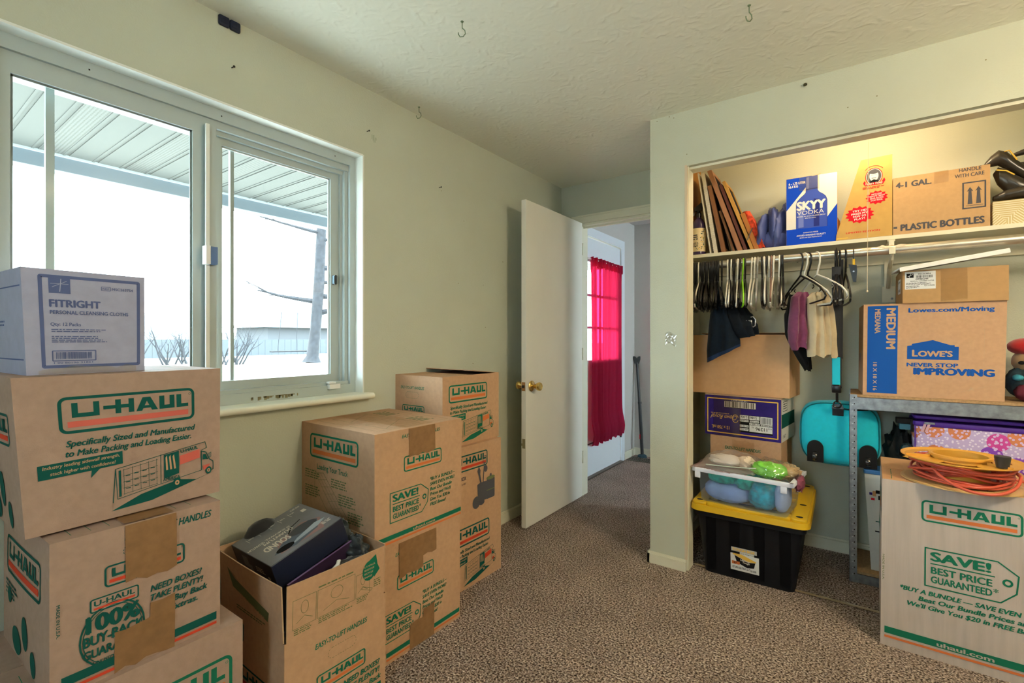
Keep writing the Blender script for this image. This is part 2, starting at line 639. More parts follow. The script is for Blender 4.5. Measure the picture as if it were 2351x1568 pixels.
def carton(name, label, loc, yaw, W, D, H, mat=None, arts=None, cat='box', group=None, seam='x', tapes=(), tl=0, tr=0,
           flaps=True, edge=None, bulge=.002, lift=None, fmat=None):
    mat = mat or KRAFT
    mb = MB()
    P = panel_maps(W, D, H, tl, tr, bulge)
    for k in 'FBLRU':
        S = P[k][0]
        mb.grid(lambda u, v, S=S: S(u, v), 6, 6, mat)
    th = .0035
    hz = H - th if flaps else H
    if flaps:
        mb.add([(-W / 2, -D / 2, hz), (W / 2, -D / 2, hz), (W / 2, D / 2, hz), (-W / 2, D / 2, hz)], [(0, 1, 2, 3)], KEDGE)
    else:
        S = P['T'][0]
        mb.grid(lambda u, v, S=S: S(u, v), 2, 2, mat)
    for k, A in (arts or {}).items():
        if k == 'T' and flaps:
            continue
        ink(mb, *P[k], A)
    o = mb.build(name, rot=(0, 0, yaw), smooth=25)
    o.location = loc
    tag(o, label, cat, group)
    if flaps:
        g = .0015
        for q in (0, 1):
            f = MB()
            if seam == 'x':
                y0, y1 = ((-D / 2 + .0008, -g), (g, D / 2 - .0008))[q]
                x0, x1 = -W / 2 + .001, W / 2 - .001
            else:
                x0, x1 = ((-W / 2 + .0008, -g), (g, W / 2 - .0008))[q]
                y0, y1 = -D / 2 + .001, D / 2 - .001
            up = (lift or (0, 0))[q]

            def fz(x, y, z, up=up, q=q):
                t = (abs(y) / (D / 2)) if seam == 'x' else (abs(x) / (W / 2))
                return Vector((x, y, z + up * (1 - t)))
            n = 4
            vs_, fs_ = [], []
            for iz, z in enumerate((hz + .0004, H)):
                for i in range(n + 1):
                    for j in range(n + 1):
                        vs_.append(fz(x0 + (x1 - x0) * i / n, y0 + (y1 - y0) * j / n, z))
            k2 = (n + 1) ** 2
            for iz in (0, 1):
                for i in range(n):
                    for j in range(n):
                        a = iz * k2 + i * (n + 1) + j
                        fs_.append((a, a + 1, a + n + 2, a + n + 1))
            ring = [i * (n + 1) for i in range(n + 1)] + [n * (n + 1) + j for j in range(1, n + 1)] + [i * (n + 1) + n for i in range(n - 1, -1, -1)] + [j for j in range(n - 1, 0, -1)]
            for a, b in zip(ring, ring[1:] + ring[:1]):
                fs_.append((a, b, b + k2, a + k2))
            f.add(vs_, fs_, fmat or mat)
            A = (arts or {}).get('T')
            if A:
                S = P['T'][0]
                B = Art()
                for v, ff, m, nn in A.items:
                    # keep each flap's own share of the print
                    keep = [t for t in ff if all((v[i][1] > D / 2) == bool(q) if seam == 'x' else (v[i][0] > W / 2) == bool(q) for i in t)]
                    if keep:
                        used = sorted({i for t in keep for i in t})
                        ix = {a: b for b, a in enumerate(used)}
                        f.add([fz(*S(v[i][0] / W, v[i][1] / D, .0005 + nn * .00003)) for i in used], [tuple(ix[i] for i in t) for t in keep], m)
            f.build('flap', o)
    rn = random.Random(len(label))
    for tp in tapes:
        k, x0, y0, x1, y1, tm = tp
        t = MB()
        S, w_, h_ = P[k]
        n = 8
        top = []
        A = Art()
        A.rect(x0, y0, x1, y1, tm, .02)
        v, f, m, nn = A.items[0]
        jag = .006
        vv = []
        for a, b in v:
            bb = b
            if k != 'T' and abs(b - min(y0, y1)) < 1e-6 and min(y0, y1) > .002:
                bb = b + rn.uniform(-jag, jag)
            if k != 'T' and abs(b - max(y0, y1)) < 1e-6 and max(y0, y1) < h_ - .002:
                bb = b + rn.uniform(-jag, jag)
            vv.append((a, bb))
        t.add([S(a / w_, b / h_, .0042 if k == 'T' and False else .0028) for a, b in vv], f, tm)
        t.build('tape_strip', o)
    return o

# ================================================================== SETTING
CEIL = 2.377


def carpet_mat():
    m, nt, b = new_mat('carpet_pile')
    b.inputs['Roughness'].default_value = .95
    b.inputs['Specular IOR Level'].default_value = .1
    tc = nt.nodes.new('ShaderNodeTexCoord')
    n1 = nt.nodes.new('ShaderNodeTexNoise'); n1.inputs['Scale'].default_value = 130; n1.inputs['Detail'].default_value = 3
    n1.inputs['Roughness'].default_value = .65
    n2 = nt.nodes.new('ShaderNodeTexNoise'); n2.inputs['Scale'].default_value = 4; n2.inputs['Detail'].default_value = 4
    n3 = nt.nodes.new('ShaderNodeTexVoronoi'); n3.inputs['Scale'].default_value = 150
    for n in (n1, n2, n3):
        nt.links.new(tc.outputs['Object'], n.inputs['Vector'])
    r = nt.nodes.new('ShaderNodeValToRGB')
    e = r.color_ramp.elements
    e[0].position, e[0].color = .38, (.05, .032, .025, 1)
    e[1].position, e[1].color = .63, (.97, .82, .71, 1)
    k = e.new(.5); k.color = (.46, .34, .275, 1)
    nt.links.new(n1.outputs['Fac'], r.inputs[0])
    mx = nt.nodes.new('ShaderNodeMix'); mx.data_type = 'RGBA'; mx.blend_type = 'MULTIPLY'
    mx.inputs[0].default_value = 1
    r2 = nt.nodes.new('ShaderNodeValToRGB')
    r2.color_ramp.elements[0].position, r2.color_ramp.elements[0].color = .3, (.78, .78, .78, 1)
    r2.color_ramp.elements[1].position, r2.color_ramp.elements[1].color = .7, (1, 1, 1, 1)
    nt.links.new(n2.outputs['Fac'], r2.inputs[0])
    nt.links.new(r.outputs[0], mx.inputs[6]); nt.links.new(r2.outputs[0], mx.inputs[7])
    nt.links.new(mx.outputs[2], b.inputs['Base Color'])
    ad = nt.nodes.new('ShaderNodeMath'); ad.operation = 'ADD'
    nt.links.new(n1.outputs['Fac'], ad.inputs[0]); nt.links.new(n3.outputs['Distance'], ad.inputs[1])
    bp = nt.nodes.new('ShaderNodeBump'); bp.inputs['Strength'].default_value = 1; bp.inputs['Distance'].default_value = .012
    nt.links.new(ad.outputs[0], bp.inputs['Height']); nt.links.new(bp.outputs[0], b.inputs['Normal'])
    return m


def ceiling_mat():
    """stomp-brush plaster: radiating ridges"""
    m, nt, b = new_mat('stomped_ceiling_paint')
    b.inputs['Base Color'].default_value = (.78, .78, .68, 1)
    b.inputs['Roughness'].default_value = .7
    b.inputs['Specular IOR Level'].default_value = .3
    tc = nt.nodes.new('ShaderNodeTexCoord')
    ds = nt.nodes.new('ShaderNodeTexNoise'); ds.inputs['Scale'].default_value = 9; ds.inputs['Detail'].default_value = 3
    nt.links.new(tc.outputs['Object'], ds.inputs['Vector'])
    va = nt.nodes.new('ShaderNodeVectorMath'); va.operation = 'SCALE'; va.inputs['Scale'].default_value = .16
    nt.links.new(ds.outputs['Color'], va.inputs[0])
    vb = nt.nodes.new('ShaderNodeVectorMath'); vb.operation = 'ADD'
    nt.links.new(tc.outputs['Object'], vb.inputs[0]); nt.links.new(va.outputs[0], vb.inputs[1])
    n = nt.nodes.new('ShaderNodeTexNoise'); n.inputs['Scale'].default_value = 22; n.inputs['Detail'].default_value = 5
    n.noise_type = 'RIDGED_MULTIFRACTAL'
    nt.links.new(vb.outputs[0], n.inputs['Vector'])
    bp = nt.nodes.new('ShaderNodeBump'); bp.inputs['Strength'].default_value = .55; bp.inputs['Distance'].default_value = .007
    nt.links.new(n.outputs['Fac'], bp.inputs['Height']); nt.links.new(bp.outputs[0], b.inputs['Normal'])
    return m


CARPET = carpet_mat()
CEILM = ceiling_mat()
XL, YB, YC, YI = -1.87, 3.27, 2.533, 2.633      # window wall, door wall, closet front, closet inner face
XR, YS = 2.3, -1.5                               # walls behind the camera
HX, HY = 1.6, 4.79                               # hall end

f = MB()
f.add([(XL - .02, YS, 0), (XR, YS, 0), (XR, HY, 0), (XL - .02, HY, 0)], [(0, 1, 2, 3)], CARPET)
struct(f, 'floor')
c = MB()
c.box(XL - .2, XR, YS, YB + .11, CEIL, CEIL + .05, CEILM)
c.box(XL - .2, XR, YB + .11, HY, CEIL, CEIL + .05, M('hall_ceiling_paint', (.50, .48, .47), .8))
struct(c, 'ceiling')

# window wall with its opening and the front door opening further along
WY0, WY1, WZ0, WZ1 = .19, 1.412, .945, 2.056
XO = -2.06
DY0, DY1, DZ = 3.545, 4.42, 2.075
wl = MB()
wl.box(XO, XL, YS, WY0, 0, CEIL, WALL)
wl.box(XO, XL, WY1, YB + .01, 0, CEIL, WALL)
wl.box(XO, XL, WY0, WY1, 0, WZ0, WALL)
wl.box(XO, XL, WY0, WY1, WZ1, CEIL, WALL)
rn = random.Random(4)
for y, z in ((1.93, 2.02), (2.12, 1.89), (2.07, 1.52), (2.30, 1.53), (2.09, 1.25), (2.32, 1.27), (2.5, 1.7), (2.2, 1.05)):
    wl.box(XL, XL + .0006, y, y + rn.uniform(.004, .009), z, z + .004, DIRT)
for i in range(5):       # scuffed patch beside the window head
    y = 1.463 + i * .006
    wl.box(XL, XL + .0006, y, y + .0022, 2.135 + rn.uniform(0, .02), 2.175 - rn.uniform(0, .012), M('scuff', (.30, .34, .24), .8) if i == 0 else bpy.data.materials['scuff'])
struct(wl, 'wall_left')
wh = MB()
wh.box(XO, XL, YB + .01, DY0 - .012, 0, CEIL, HALLP)
wh.box(XO, XL, DY1 + .012, HY + .1, 0, CEIL, HALLP)
wh.box(XO, XL, DY0 - .012, DY1 + .012, DZ + .014, CEIL, HALLP)
struct(wh, 'wall_hall_left')
we = MB()
we.box(XL, HX, HY, HY + .1, 0, CEIL, HALLP)
struct(we, 'wall_hall_end')
# hall's far right end: a wall with a bright window in it
wr = MB()
wr.box(HX, HX + .1, YB + .11, HY, 0, .9, HALLP)
wr.box(HX, HX + .1, YB + .11, HY, 2.0, CEIL, HALLP)
wr.box(HX, HX + .1, YB + .11, YB + .75, .9, 2.0, HALLP)
wr.box(HX, HX + .1, HY - .15, HY, .9, 2.0, HALLP)
struct(wr, 'wall_hall_right')
# door wall (also the closet's back wall)
OX0, OX1, OZ = -1.715, -.955, 2.075
wb = MB()
wb.box(XL, OX0, YB, YB + .11, 0, CEIL, WALL)
wb.box(OX0, OX1, YB, YB + .11, OZ, CEIL, WALL)
wb.box(OX1, XR, YB, YB + .11, 0, CEIL, WALL)
struct(wb, 'wall_back')
# closet front: stub, header; and the thin partition that makes its left end
CX0, CX1 = -.90, -.714
wc = MB()
wc.box(CX0, CX1, YC, YI, 0, CEIL, WALL)
wc.box(CX1, XR, YC, YI, 2.092, CEIL, WALL)
for x, z in ((-.865, 2.36), (-.80, 2.367), (-.777, 2.355), (-.03, 2.20), (.07, 2.22), (.40, 2.26), (-.71, 2.15)):
    wc.box(x, x + .005, YC - .0006, YC, z, z + .004, DIRT)
wc.box(CX1 - .002, XR, YI - .016, YI + .002, 2.0915, 2.0935, DIRT)
struct(wc, 'wall_closet_front')
wp = MB()
wp.box(-.90, -.83, YI, YB, 0, CEIL, WALL)
struct(wp, 'wall_closet_side')
wx = MB()
wx.box(XR, XR + .1, YS, YB + .1, 0, CEIL, WALL)
struct(wx, 'wall_right')
ws = MB()
VX0, VX1, VZ0, VZ1 = -.50, .0, 1.05, 2.0      # second window, behind the camera
ws.box(XL, VX0, YS - .1, YS, 0, CEIL, WALL)
ws.box(VX1, XR, YS - .1, YS, 0, CEIL, WALL)
ws.box(VX0, VX1, YS - .1, YS, 0, VZ0, WALL)
ws.box(VX0, VX1, YS - .1, YS, VZ1, CEIL, WALL)
struct(ws, 'wall_rear')
w2 = MB()
for x0, x1, z0, z1 in ((VX0, VX0 + .04, VZ0, VZ1), (VX1 - .04, VX1, VZ0, VZ1), (VX0 + .04, VX1 - .04, VZ0, VZ0 + .04), (VX0 + .04, VX1 - .04, VZ1 - .04, VZ1), ((VX0 + VX1) / 2 - .02, (VX0 + VX1) / 2 + .02, VZ0 + .04, VZ1 - .04)):
    w2.box(x0, x1, YS - .08, YS - .03, z0, z1, VINYL)
win2 = w2.build('window_2')
win2['kind'] = 'structure'


def baseboard(name, pts, h=.075, t=.012):
    m = MB()
    for (x0, y0, x1, y1) in pts:
        m.box(x0, x1, y0, y1, 0, h - .012, TRIM)
        m.box(x0 + (t * .35 if x1 - x0 < .03 else 0), x1 - (t * .35 if x1 - x0 < .03 else 0), y0 + (t * .35 if y1 - y0 < .03 else 0), y1 - (t * .35 if y1 - y0 < .03 else 0), h - .012, h, TRIM)
    struct(m, name)


baseboard('baseboard_left', [(XL, YS, XL + .014, YB)])
baseboard('baseboard_closet_front', [(CX0 - .012, YC - .013, CX1 + .004, YC), (CX0 - .012, YC - .013, CX0, YB)], h=.062)
baseboard('baseboard_closet_back', [(-.83, YB - .012, XR, YB), (-.83, YI, -.818, YB)])
baseboard('baseboard_hall', [(XL, DY1 + .09, XL + .013, HY), (XL, HY - .013, HX, HY)])

# closet opening liner and floor track
t = MB()
t.box(CX1, CX1 + .012, YC + .012, YI - .002, 0, 2.092, TRIM)
t.box(CX1 - .004, CX1 + .008, YC - .002, YC + .013, .06, 2.096, M('corner_bead_paint', (.62, .50, .36), .6))
t.box(CX1, XR, YC + .030, YI, 2.080, 2.092, TRIM)
struct(t, 'trim_1')
t = MB()
t.box(CX1 + .02, 1.2, YI - .004, YI + .004, .004, .011, M('track_metal', (.75, .62, .40), .3, metal=.9))
struct(t, 'trim_2')
# door casing on the door wall
t = MB()
t.box(OX0 - .058, OX0, YB - .014, YB, 0, OZ + .058, TRIM)
t.box(OX0, OX1, YB - .014, YB, OZ, OZ + .058, TRIM)
t.box(OX0, OX1, YB - .022, YB - .014, OZ + .046, OZ + .058, TRIM)
t.box(OX1, OX1 + .05, YB - .014, YB, 0, OZ + .058, TRIM)
t.box(OX0, OX0 + .016, YB, YB + .11, 0, OZ, TRIM)
t.box(OX1 - .016, OX1, YB, YB + .11, 0, OZ, TRIM)
t.box(OX0, OX1, YB, YB + .11, OZ - .016, OZ, TRIM)
t.box(OX0 + .016, OX1 - .016, YB + .04, YB + .05, OZ - .028, OZ - .016, TRIM)
struct(t, 'trim_3')
# front door casing
t = MB()
for y0, y1, z0, z1 in ((DY1 + .012, DY1 + .085, 0, DZ + .085), (DY0 - .085, DY0 - .012, 0, DZ + .085), (DY0 - .012, DY1 + .012, DZ + .014, DZ + .085)):
    t.box(XL, XL + .012, y0, y1, z0, z1, FDOOR)
t.box(XL - .06, XL + .03, DY0 - .01, DY1 + .01, 0, .012, M('threshold_metal', (.16, .13, .11), .5, metal=.5))
struct(t, 'trim_4')

# ------------------------------------------------------------------ open bedroom door
DW, DH = .765, 2.062
dx, dy = -1.697, 3.252
ang = math.atan2(2.492 - dy, -1.694 - dx)
X = Matrix.Translation((dx, dy, .012)) @ Matrix.Rotation(ang, 4, 'Z')
d = MB()
d.rbox(0, DW, -.0175, .0175, 0, DH, .002, DOORP, X)
d.box(DW - .0005, DW + .0006, -.010, .012, .50, .56, DIRT, X)
d.box(DW - .001, DW + .0006, -.018, -.006, .515, .53, DIRT, X)
door = d.build('door_1')
door['kind'] = 'structure'
KX = X @ Matrix.Translation((DW - .062, 0, .888))
k = MB()
for s in (1, -1):
    Y = KX @ Matrix.Rotation(R(-90 * s), 4, 'X')
    k.lathe([(.0001, .0175), (.034, .0175), (.035, .021), (.031, .026), (.018, .030), (.011, .034), (.011, .045), (.016, .052), (.025, .068), (.0275, .078), (.025, .086), (.019, .089), (.017, .086), (.008, .085), (.0001, .086)], BRASS, 28, Y)
k.build('door_knob', door, smooth=40)
l = MB()
l.box(DW, DW + .0018, -.0125, .0125, .86, .916, BRONZE, X)
l.rbox(DW, DW + .010, -.007, .007, .880, .897, .002, BLACKM, X)
l.build('latch_plate', door)
h = MB()
for z in (.25, 1.03, 1.82):
    h.tube([X @ Vector((-.004, .0225, z)), X @ Vector((-.004, .0225, z + .09))], .006, TRIM, 8)
    h.box(-.001, .002, -.015, .0175, z, z + .09, TRIM, X)
h.build('door_hinge', door)

# ------------------------------------------------------------------ front door in the hall
GY0, GY1, GZ0, GZ1 = 3.675, 4.325, 1.015, 1.865
d = MB()
dx0, dx1 = XL - .043, XL - .003
d.box(dx0, dx1, DY0, GY0, .014, DZ, FDOOR)
d.box(dx0, dx1, GY1, DY1, .014, DZ, FDOOR)
d.box(dx0, dx1, GY0, GY1, .014, GZ0, FDOOR)
d.box(dx0, dx1, GY0, GY1, GZ1, DZ, FDOOR)
fd = d.build('door_2')
fd['kind'] = 'structure'
g = MB()
for y in (GY0 + (GY1 - GY0) / 3, GY0 + 2 * (GY1 - GY0) / 3):
    g.box(dx0 + .012, dx1 - .008, y - .011, y + .011, GZ0, GZ1, FDOOR)
for z in (GZ0 + (GZ1 - GZ0) / 3, GZ0 + 2 * (GZ1 - GZ0) / 3):
    g.box(dx0 + .012, dx1 - .008, GY0, GY1, z - .011, z + .011, FDOOR)
g.box(dx1, dx1 + .008, GY0 - .022, GY0, GZ0 - .02, GZ1 + .02, FDOOR)
g.box(dx1, dx1 + .008, GY1, GY1 + .022, GZ0 - .02, GZ1 + .02, FDOOR)
g.box(dx1, dx1 + .008, GY0, GY1, GZ1, GZ1 + .022, FDOOR)
g.box(dx1, dx1 + .008, GY0, GY1, GZ0 - .022, GZ0, FDOOR)
g.build('muntin_grid', fd)
GLASS = clear_mat('window_glass', (.96, .98, .98), .04)
g = MB()
g.box(dx0 + .018, dx0 + .022, GY0, GY1, GZ0, GZ1, GLASS)
g.build('glass_pane', fd)
kb = MB()
Y = Matrix.Translation((dx1, 3.575, .90)) @ Matrix.Rotation(R(90), 4, 'Y')
kb.lathe([(.0001, 0), (.030, 0), (.031, .006), (.016, .012), (.012, .03), (.020, .040), (.027, .052), (.026, .064), (.014, .070), (.0001, .071)], BLACKM, 24, Y)
kb.build('door_knob', fd, smooth=40)
for z in (.24, 1.00, 1.80):
    h = MB()
    h.box(XL - .004, XL + .004, DY1 - .004, DY1 + .026, z, z + .11, BLACKM)
    h.tube([(XL + .006, DY1 + .008, z), (XL + .006, DY1 + .008, z + .11)], .007, BLACKM, 8)
    h.build('door_hinge', fd)

# ------------------------------------------------------------------ window
wn = MB()
xf = -1.925           # room face of the vinyl frame


def fr(x0, x1, y0, y1, z0, z1, m=VINYL):
    wn.box(x0, x1, y0, y1, z0, z1, m)


fr(-2.045, xf, WY0, WY1, 2.012, WZ1)
fr(-2.045, xf - .012, WY0 + .035, WY1 - .030, 1.985, 2.012)
fr(-2.045, xf - .030, WY0 + .035, WY1 - .048, 1.968, 1.985)
fr(-2.045, xf, WY0, WY1, WZ0, .990)
fr(-2.045, xf - .012, WY0 + .035, WY1 - .030, .990, 1.004)
fr(-2.045, xf, WY0, WY0 + .035, .990, 2.012)
fr(-2.045, xf, WY1 - .030, WY1, .990, 2.012)
fr(-2.045, xf - .018, WY1 - .048, WY1 - .030, 1.004, 1.985)
fr(-2.045, xf - .036, WY1 - .060, WY1 - .048, 1.004, 1.968)
for y in (.44, .82, 1.30):
    wn.box(xf, xf + .001, y, y + .004, 2.030, 2.034, DARK)
for i in range(24):
    y = 1.02 + rn.uniform(-.10, .10)
    wn.box(xf, xf + .0008, y, y + rn.uniform(.003, .012), .955 + rn.uniform(0, .012), .970, DIRT)
win = wn.build('window_1')
win['kind'] = 'structure'


g = MB()
g.box(VX0 + .04, VX1 - .04, YS - .056, YS - .052, VZ0 + .04, VZ1 - .04, GLASS)
g.build('glass_pane', win2)


def sash(name, x0, x1, y0, y1, z0, z1, st, rl):
    s = MB()
    s.box(x0, x1, y0, y0 + st, z0, z1, VINYL)
    s.box(x0, x1, y1 - st, y1, z0, z1, VINYL)
    s.box(x0, x1, y0 + st, y1 - st, z0, z0 + rl, VINYL)
    s.box(x0, x1, y0 + st, y1 - st, z1 - rl, z1, VINYL)
    e = .006
    s.box(x0 + .008, x1 - .008, y0 + st, y0 + st + e, z0 + rl, z1 - rl, VINYL)
    s.box(x0 + .008, x1 - .008, y1 - st - e, y1 - st, z0 + rl, z1 - rl, VINYL)
    s.box(x0 + .008, x1 - .008, y0 + st, y1 - st, z1 - rl - e, z1 - rl, VINYL)
    o = s.build(name, win)
    g = MB()
    xm = (x0 + x1) / 2
    g.box(xm - .002, xm + .002, y0 + st, y1 - st, z0 + rl, z1 - rl, GLASS)
    g.build('glass_pane', o)
    return o


s1 = sash('sliding_sash', -1.955, -1.935, .233, .770, 1.004, 1.985, .040, .034)
s2 = sash('fixed_sash', -1.995, -1.972, .800, 1.352, 1.004, 1.975, .042, .034)
s = MB()
s.box(-1.942, -1.914, .768, .800, 1.004, 1.985, VINYL)
s.box(-1.914, -1.906, .762, .774, 1.004, 1.980, REVEAL)
s.build('meeting_stile', win)
for y0, y1 in ((.356, .376), (.884, .897)):
    s = MB()
    s.box(-2.012, -1.994, y0, y1, 1.0, 1.98, VINYL)
    s.build('vertical_bar', win)
lk = MB()
lk.rbox(-1.914, -1.880, .752, .768, 1.468, 1.535, .003, WHITEP)
lk.box(-1.912, -1.884, .768, .792, 1.470, 1.533, M('lock_blue', (.06, .14, .33), .4))
lk.build('sash_lock', win)
lk = MB()
lk.rbox(-1.925, -1.905, 1.262, 1.318, .975, .997, .003, WHITEP)
lk.rbox(-1.925, -1.900, 1.256, 1.292, .999, 1.008, .003, WHITEP)
lk.build('sill_latch', win)
lk = MB()
lk.box(-1.972, -1.955, 1.318, 1.335, 1.455, 1.492, M('tab_blue_grey', (.14, .22, .28), .5))
lk.box(-1.972, -1.953, 1.320, 1.330, 1.452, 1.495, BLACKM)
lk.build('keeper', s2)
# rounded plaster returns and sill board
rv = MB()
rr = .018


def arc_pts(cx, cy, a0, a1, n=6):
    return [(cx + rr * math.cos(R(a0 + (a1 - a0) * i / n)), cy + rr * math.sin(R(a0 + (a1 - a0) * i / n))) for i in range(n + 1)]


q = [(XO + .02, WY1), (XO + .02, WY1 - .0015)] + [(XL - .02, WY1 - .0015), (XL + .0012, WY1 - .0015), (XL + .0012, WY1 + .006), (XL - .02, WY1 + .004)]
rv.prism(q, WZ0, WZ1 + .004, REVEAL)
rv.add([(XO + .02, WY0, WZ1 - .0015), (XL + .0012, WY0, WZ1 - .0015), (XL + .0012, WY1, WZ1 - .0015), (XO + .02, WY1, WZ1 - .0015),
        (XL + .0012, WY0, WZ1 + .006), (XL + .0012, WY1, WZ1 + .006)], [(0, 1, 2, 3), (1, 4, 5, 2)], REVEAL)
struct(rv, 'trim_5')
sl = MB()
n = 8
pr = [(XO + .05, .925), (XO + .05, .949)] + [(-1.832 + .013 * math.cos(R(90 - 180 * i / n)), .936 + .013 * math.sin(R(90 - 180 * i / n))) for i in range(n + 1)]
vs_ = [(x, y, z) for y in (WY0 - .03, WY1 + .030) for x, z in [(max(x, XL) if False else x, z) for x, z in pr]]
m_ = len(pr)
sl.add(vs_, [tuple(range(m_)), tuple(range(m_, 2 * m_))[::-1]] + [(i, (i + 1) % m_, m_ + (i + 1) % m_, m_ + i) for i in range(m_)], VINYLS)
struct(sl, 'trim_6', smooth=40)

# ------------------------------------------------------------------ porch and yard outside
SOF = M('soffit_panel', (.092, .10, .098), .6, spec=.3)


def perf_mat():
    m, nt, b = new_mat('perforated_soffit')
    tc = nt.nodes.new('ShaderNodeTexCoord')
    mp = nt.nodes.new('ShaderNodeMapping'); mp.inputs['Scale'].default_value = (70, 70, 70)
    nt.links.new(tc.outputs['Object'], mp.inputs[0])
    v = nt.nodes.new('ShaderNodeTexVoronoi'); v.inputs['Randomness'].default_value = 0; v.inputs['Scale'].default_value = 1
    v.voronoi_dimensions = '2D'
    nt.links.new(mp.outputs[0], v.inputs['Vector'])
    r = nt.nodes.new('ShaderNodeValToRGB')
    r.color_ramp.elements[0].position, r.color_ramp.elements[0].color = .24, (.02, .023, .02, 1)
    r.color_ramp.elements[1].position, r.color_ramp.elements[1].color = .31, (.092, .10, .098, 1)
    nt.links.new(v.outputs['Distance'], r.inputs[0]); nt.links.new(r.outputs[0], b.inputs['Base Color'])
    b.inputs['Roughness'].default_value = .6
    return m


PERF = perf_mat()
SX, SZ = -3.67, 2.245
so = MB()
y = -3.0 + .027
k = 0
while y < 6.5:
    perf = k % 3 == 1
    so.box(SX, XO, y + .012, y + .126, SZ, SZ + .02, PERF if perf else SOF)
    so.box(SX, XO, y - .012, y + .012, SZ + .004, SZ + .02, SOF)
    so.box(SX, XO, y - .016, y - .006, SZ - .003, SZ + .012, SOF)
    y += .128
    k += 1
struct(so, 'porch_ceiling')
fa = MB()
fa.box(SX - .10, SX, -3, 6.5, SZ - .090, SZ + .06, M('fascia_paint', (.12, .15, .18), .6))
fa.box(SX - .02, SX + .015, -3, 6.5, SZ - .012, SZ + .003, M('soffit_channel', (.35, .38, .40), .6))
struct(fa, 'porch_beam')
gd = MB()
gd.add([(-160, -120, -.32), (XO, -120, -.32), (XO, 160, -.32), (-160, 160, -.32)], [(0, 1, 2, 3)], M('winter_lawn', (.22, .215, .18), .95, var=.3, vscale=.6))
gd.box(SX, XO, -3, 6.5, -.32, -.06, M('porch_concrete', (.45, .45, .43), .9))
struct(gd, 'ground')

BARK = M('bark', (.014, .015, .018), .95, var=.4, vscale=5)
TWIG = M('twig', (.014, .015, .018), .95)


def limb(mb, p, d, L, r, depth, rn, mat, sag=0.0):
    path, rad = [Vector(p)], [r]
    n = 6
    d = Vector(d).normalized()
    for i in range(n):
        d = (d + Vector((rn.uniform(-.13, .13), rn.uniform(-.13, .13), rn.uniform(-.08, .12) - sag))).normalized()
        path.append(path[-1] + d * L / n)
        rad.append(r * (1 - .75 * (i + 1) / n))
    mb.tube(path, rad, mat, 6 if depth > 1 else 4)
    if depth:
        for j in range(3 if depth > 1 else 4):
            i = rn.randint(2, n)
            a = rn.uniform(0, 2 * PI)
            dd = (d + Vector((math.cos(a), math.sin(a), rn.uniform(-.2, .6))) * .8)
            limb(mb, path[i], dd, L * rn.uniform(.4, .65), rad[i] * .6, depth - 1, rn, mat, sag)


rn = random.Random(11)
tr = MB()
base = Vector((-28.2, 17.4, -.32))
tp = [base + Vector((0, 0, 0)), base + Vector((0, .05, .4)), base + Vector((.1, .2, 2.2)), base + Vector((0, .5, 5)), base + Vector((0, .7, 9)), base + Vector((.1, .6, 13)), base + Vector((0, .9, 17))]
tr.tube(tp, [.60, .38, .32, .34, .30, .24, .12], BARK, 12)
tree = tr.build('bare_tree', loc=tuple(base), smooth=60)
tag(tree, 'tall leafless tree in the yard seen through the right window pane', 'tree')
side = Vector((-.5, -.86, 0))
lb = MB()
for z, dr, L, r in ((3.2, -1, 3.4, .20), (3.9, 1, 3.6, .2), (4.3, -1, 3.8, .20), (5.2, -1, 4.6, .15), (6.1, -1, 7, .20), (7.8, -1, 3, .12), (8.4, 1, 3.5, .13), (9.2, -1, 6.0, .15), (10.2, -1, 2.4, .1), (11, 1, 4, .12), (12, -1, 4, .12)):
    limb(lb, base + Vector((0, .5, z)), side * dr + Vector((rn.uniform(-.3, .3), 0, rn.uniform(.0, .45))), L, r * 1.0, 2, rn, BARK, .01)
lb.build('branches', tree)
sw = MB()
for y in (-1.9, -.7):
    sw.tube([base + Vector((-.6, y, .75)), base + Vector((-.6, y * .8, 4.4))], .015, TWIG, 5)
sw.box(base.x - .8, base.x - .4, base.y - 2.3, base.y + .4, .38, .46, BARK)
tag(sw.build('plank_swing', loc=(base.x, base.y, .4)), 'dark plank swing hanging beside the bare tree outside', 'swing')


def shrub(loc, h_, w_, n, seed, label):
    rn = random.Random(seed)
    s = MB()
    for i in range(n):
        a = rn.uniform(0, 2 * PI)
        limb(s, Vector(loc) + Vector((rn.uniform(-.3, .3) * w_, rn.uniform(-.3, .3) * w_, 0)), (math.cos(a) * .5, math.sin(a) * .5, 1), h_ * rn.uniform(.6, 1), .055, 2, rn, TWIG)
    tag(s.build('leafless_shrub', loc=loc), label, 'shrub')


shrub((-30, 13.3, -.32), 2.6, 2.0, 10, 1, 'leafless shrub left of the bare tree outside the right pane')
shrub((-33, 11.6, -.32), 2.2, 3.0, 12, 2, 'low leafless shrub behind the right pane\'s thin vertical bar')
shrub((-30, 6.7, -.32), 2.4, 2.0, 10, 3, 'leafless shrub low in the left window pane')
shrub((-32, 9.0, -.32), 2.0, 1.6, 9, 4, 'leafless shrub at the right edge of the left window pane')
hs = MB()
HW = M('far_house_wall', (.05, .053, .058), .9)
HR = M('far_house_roof', (.028, .035, .042), .9)
hs.box(-66, -58, 30, 42, -.3, 2.6, HW)
house = hs.build('far_house', loc=(-62, 36, -.3))
tag(house, 'low house with a hipped roof far behind the bare tree', 'house')
r_ = MB()
r_.add([(-57, 29, 2.6), (-67, 29, 2.6), (-67, 43, 2.6), (-57, 43, 2.6), (-62, 34, 4.8), (-62, 38, 4.8)], [(0, 1, 4), (1, 2, 5, 4), (2, 3, 5), (3, 0, 4, 5), (0, 1, 2, 3)], HR)
r_.build('roof', house)
fn_ = MB()
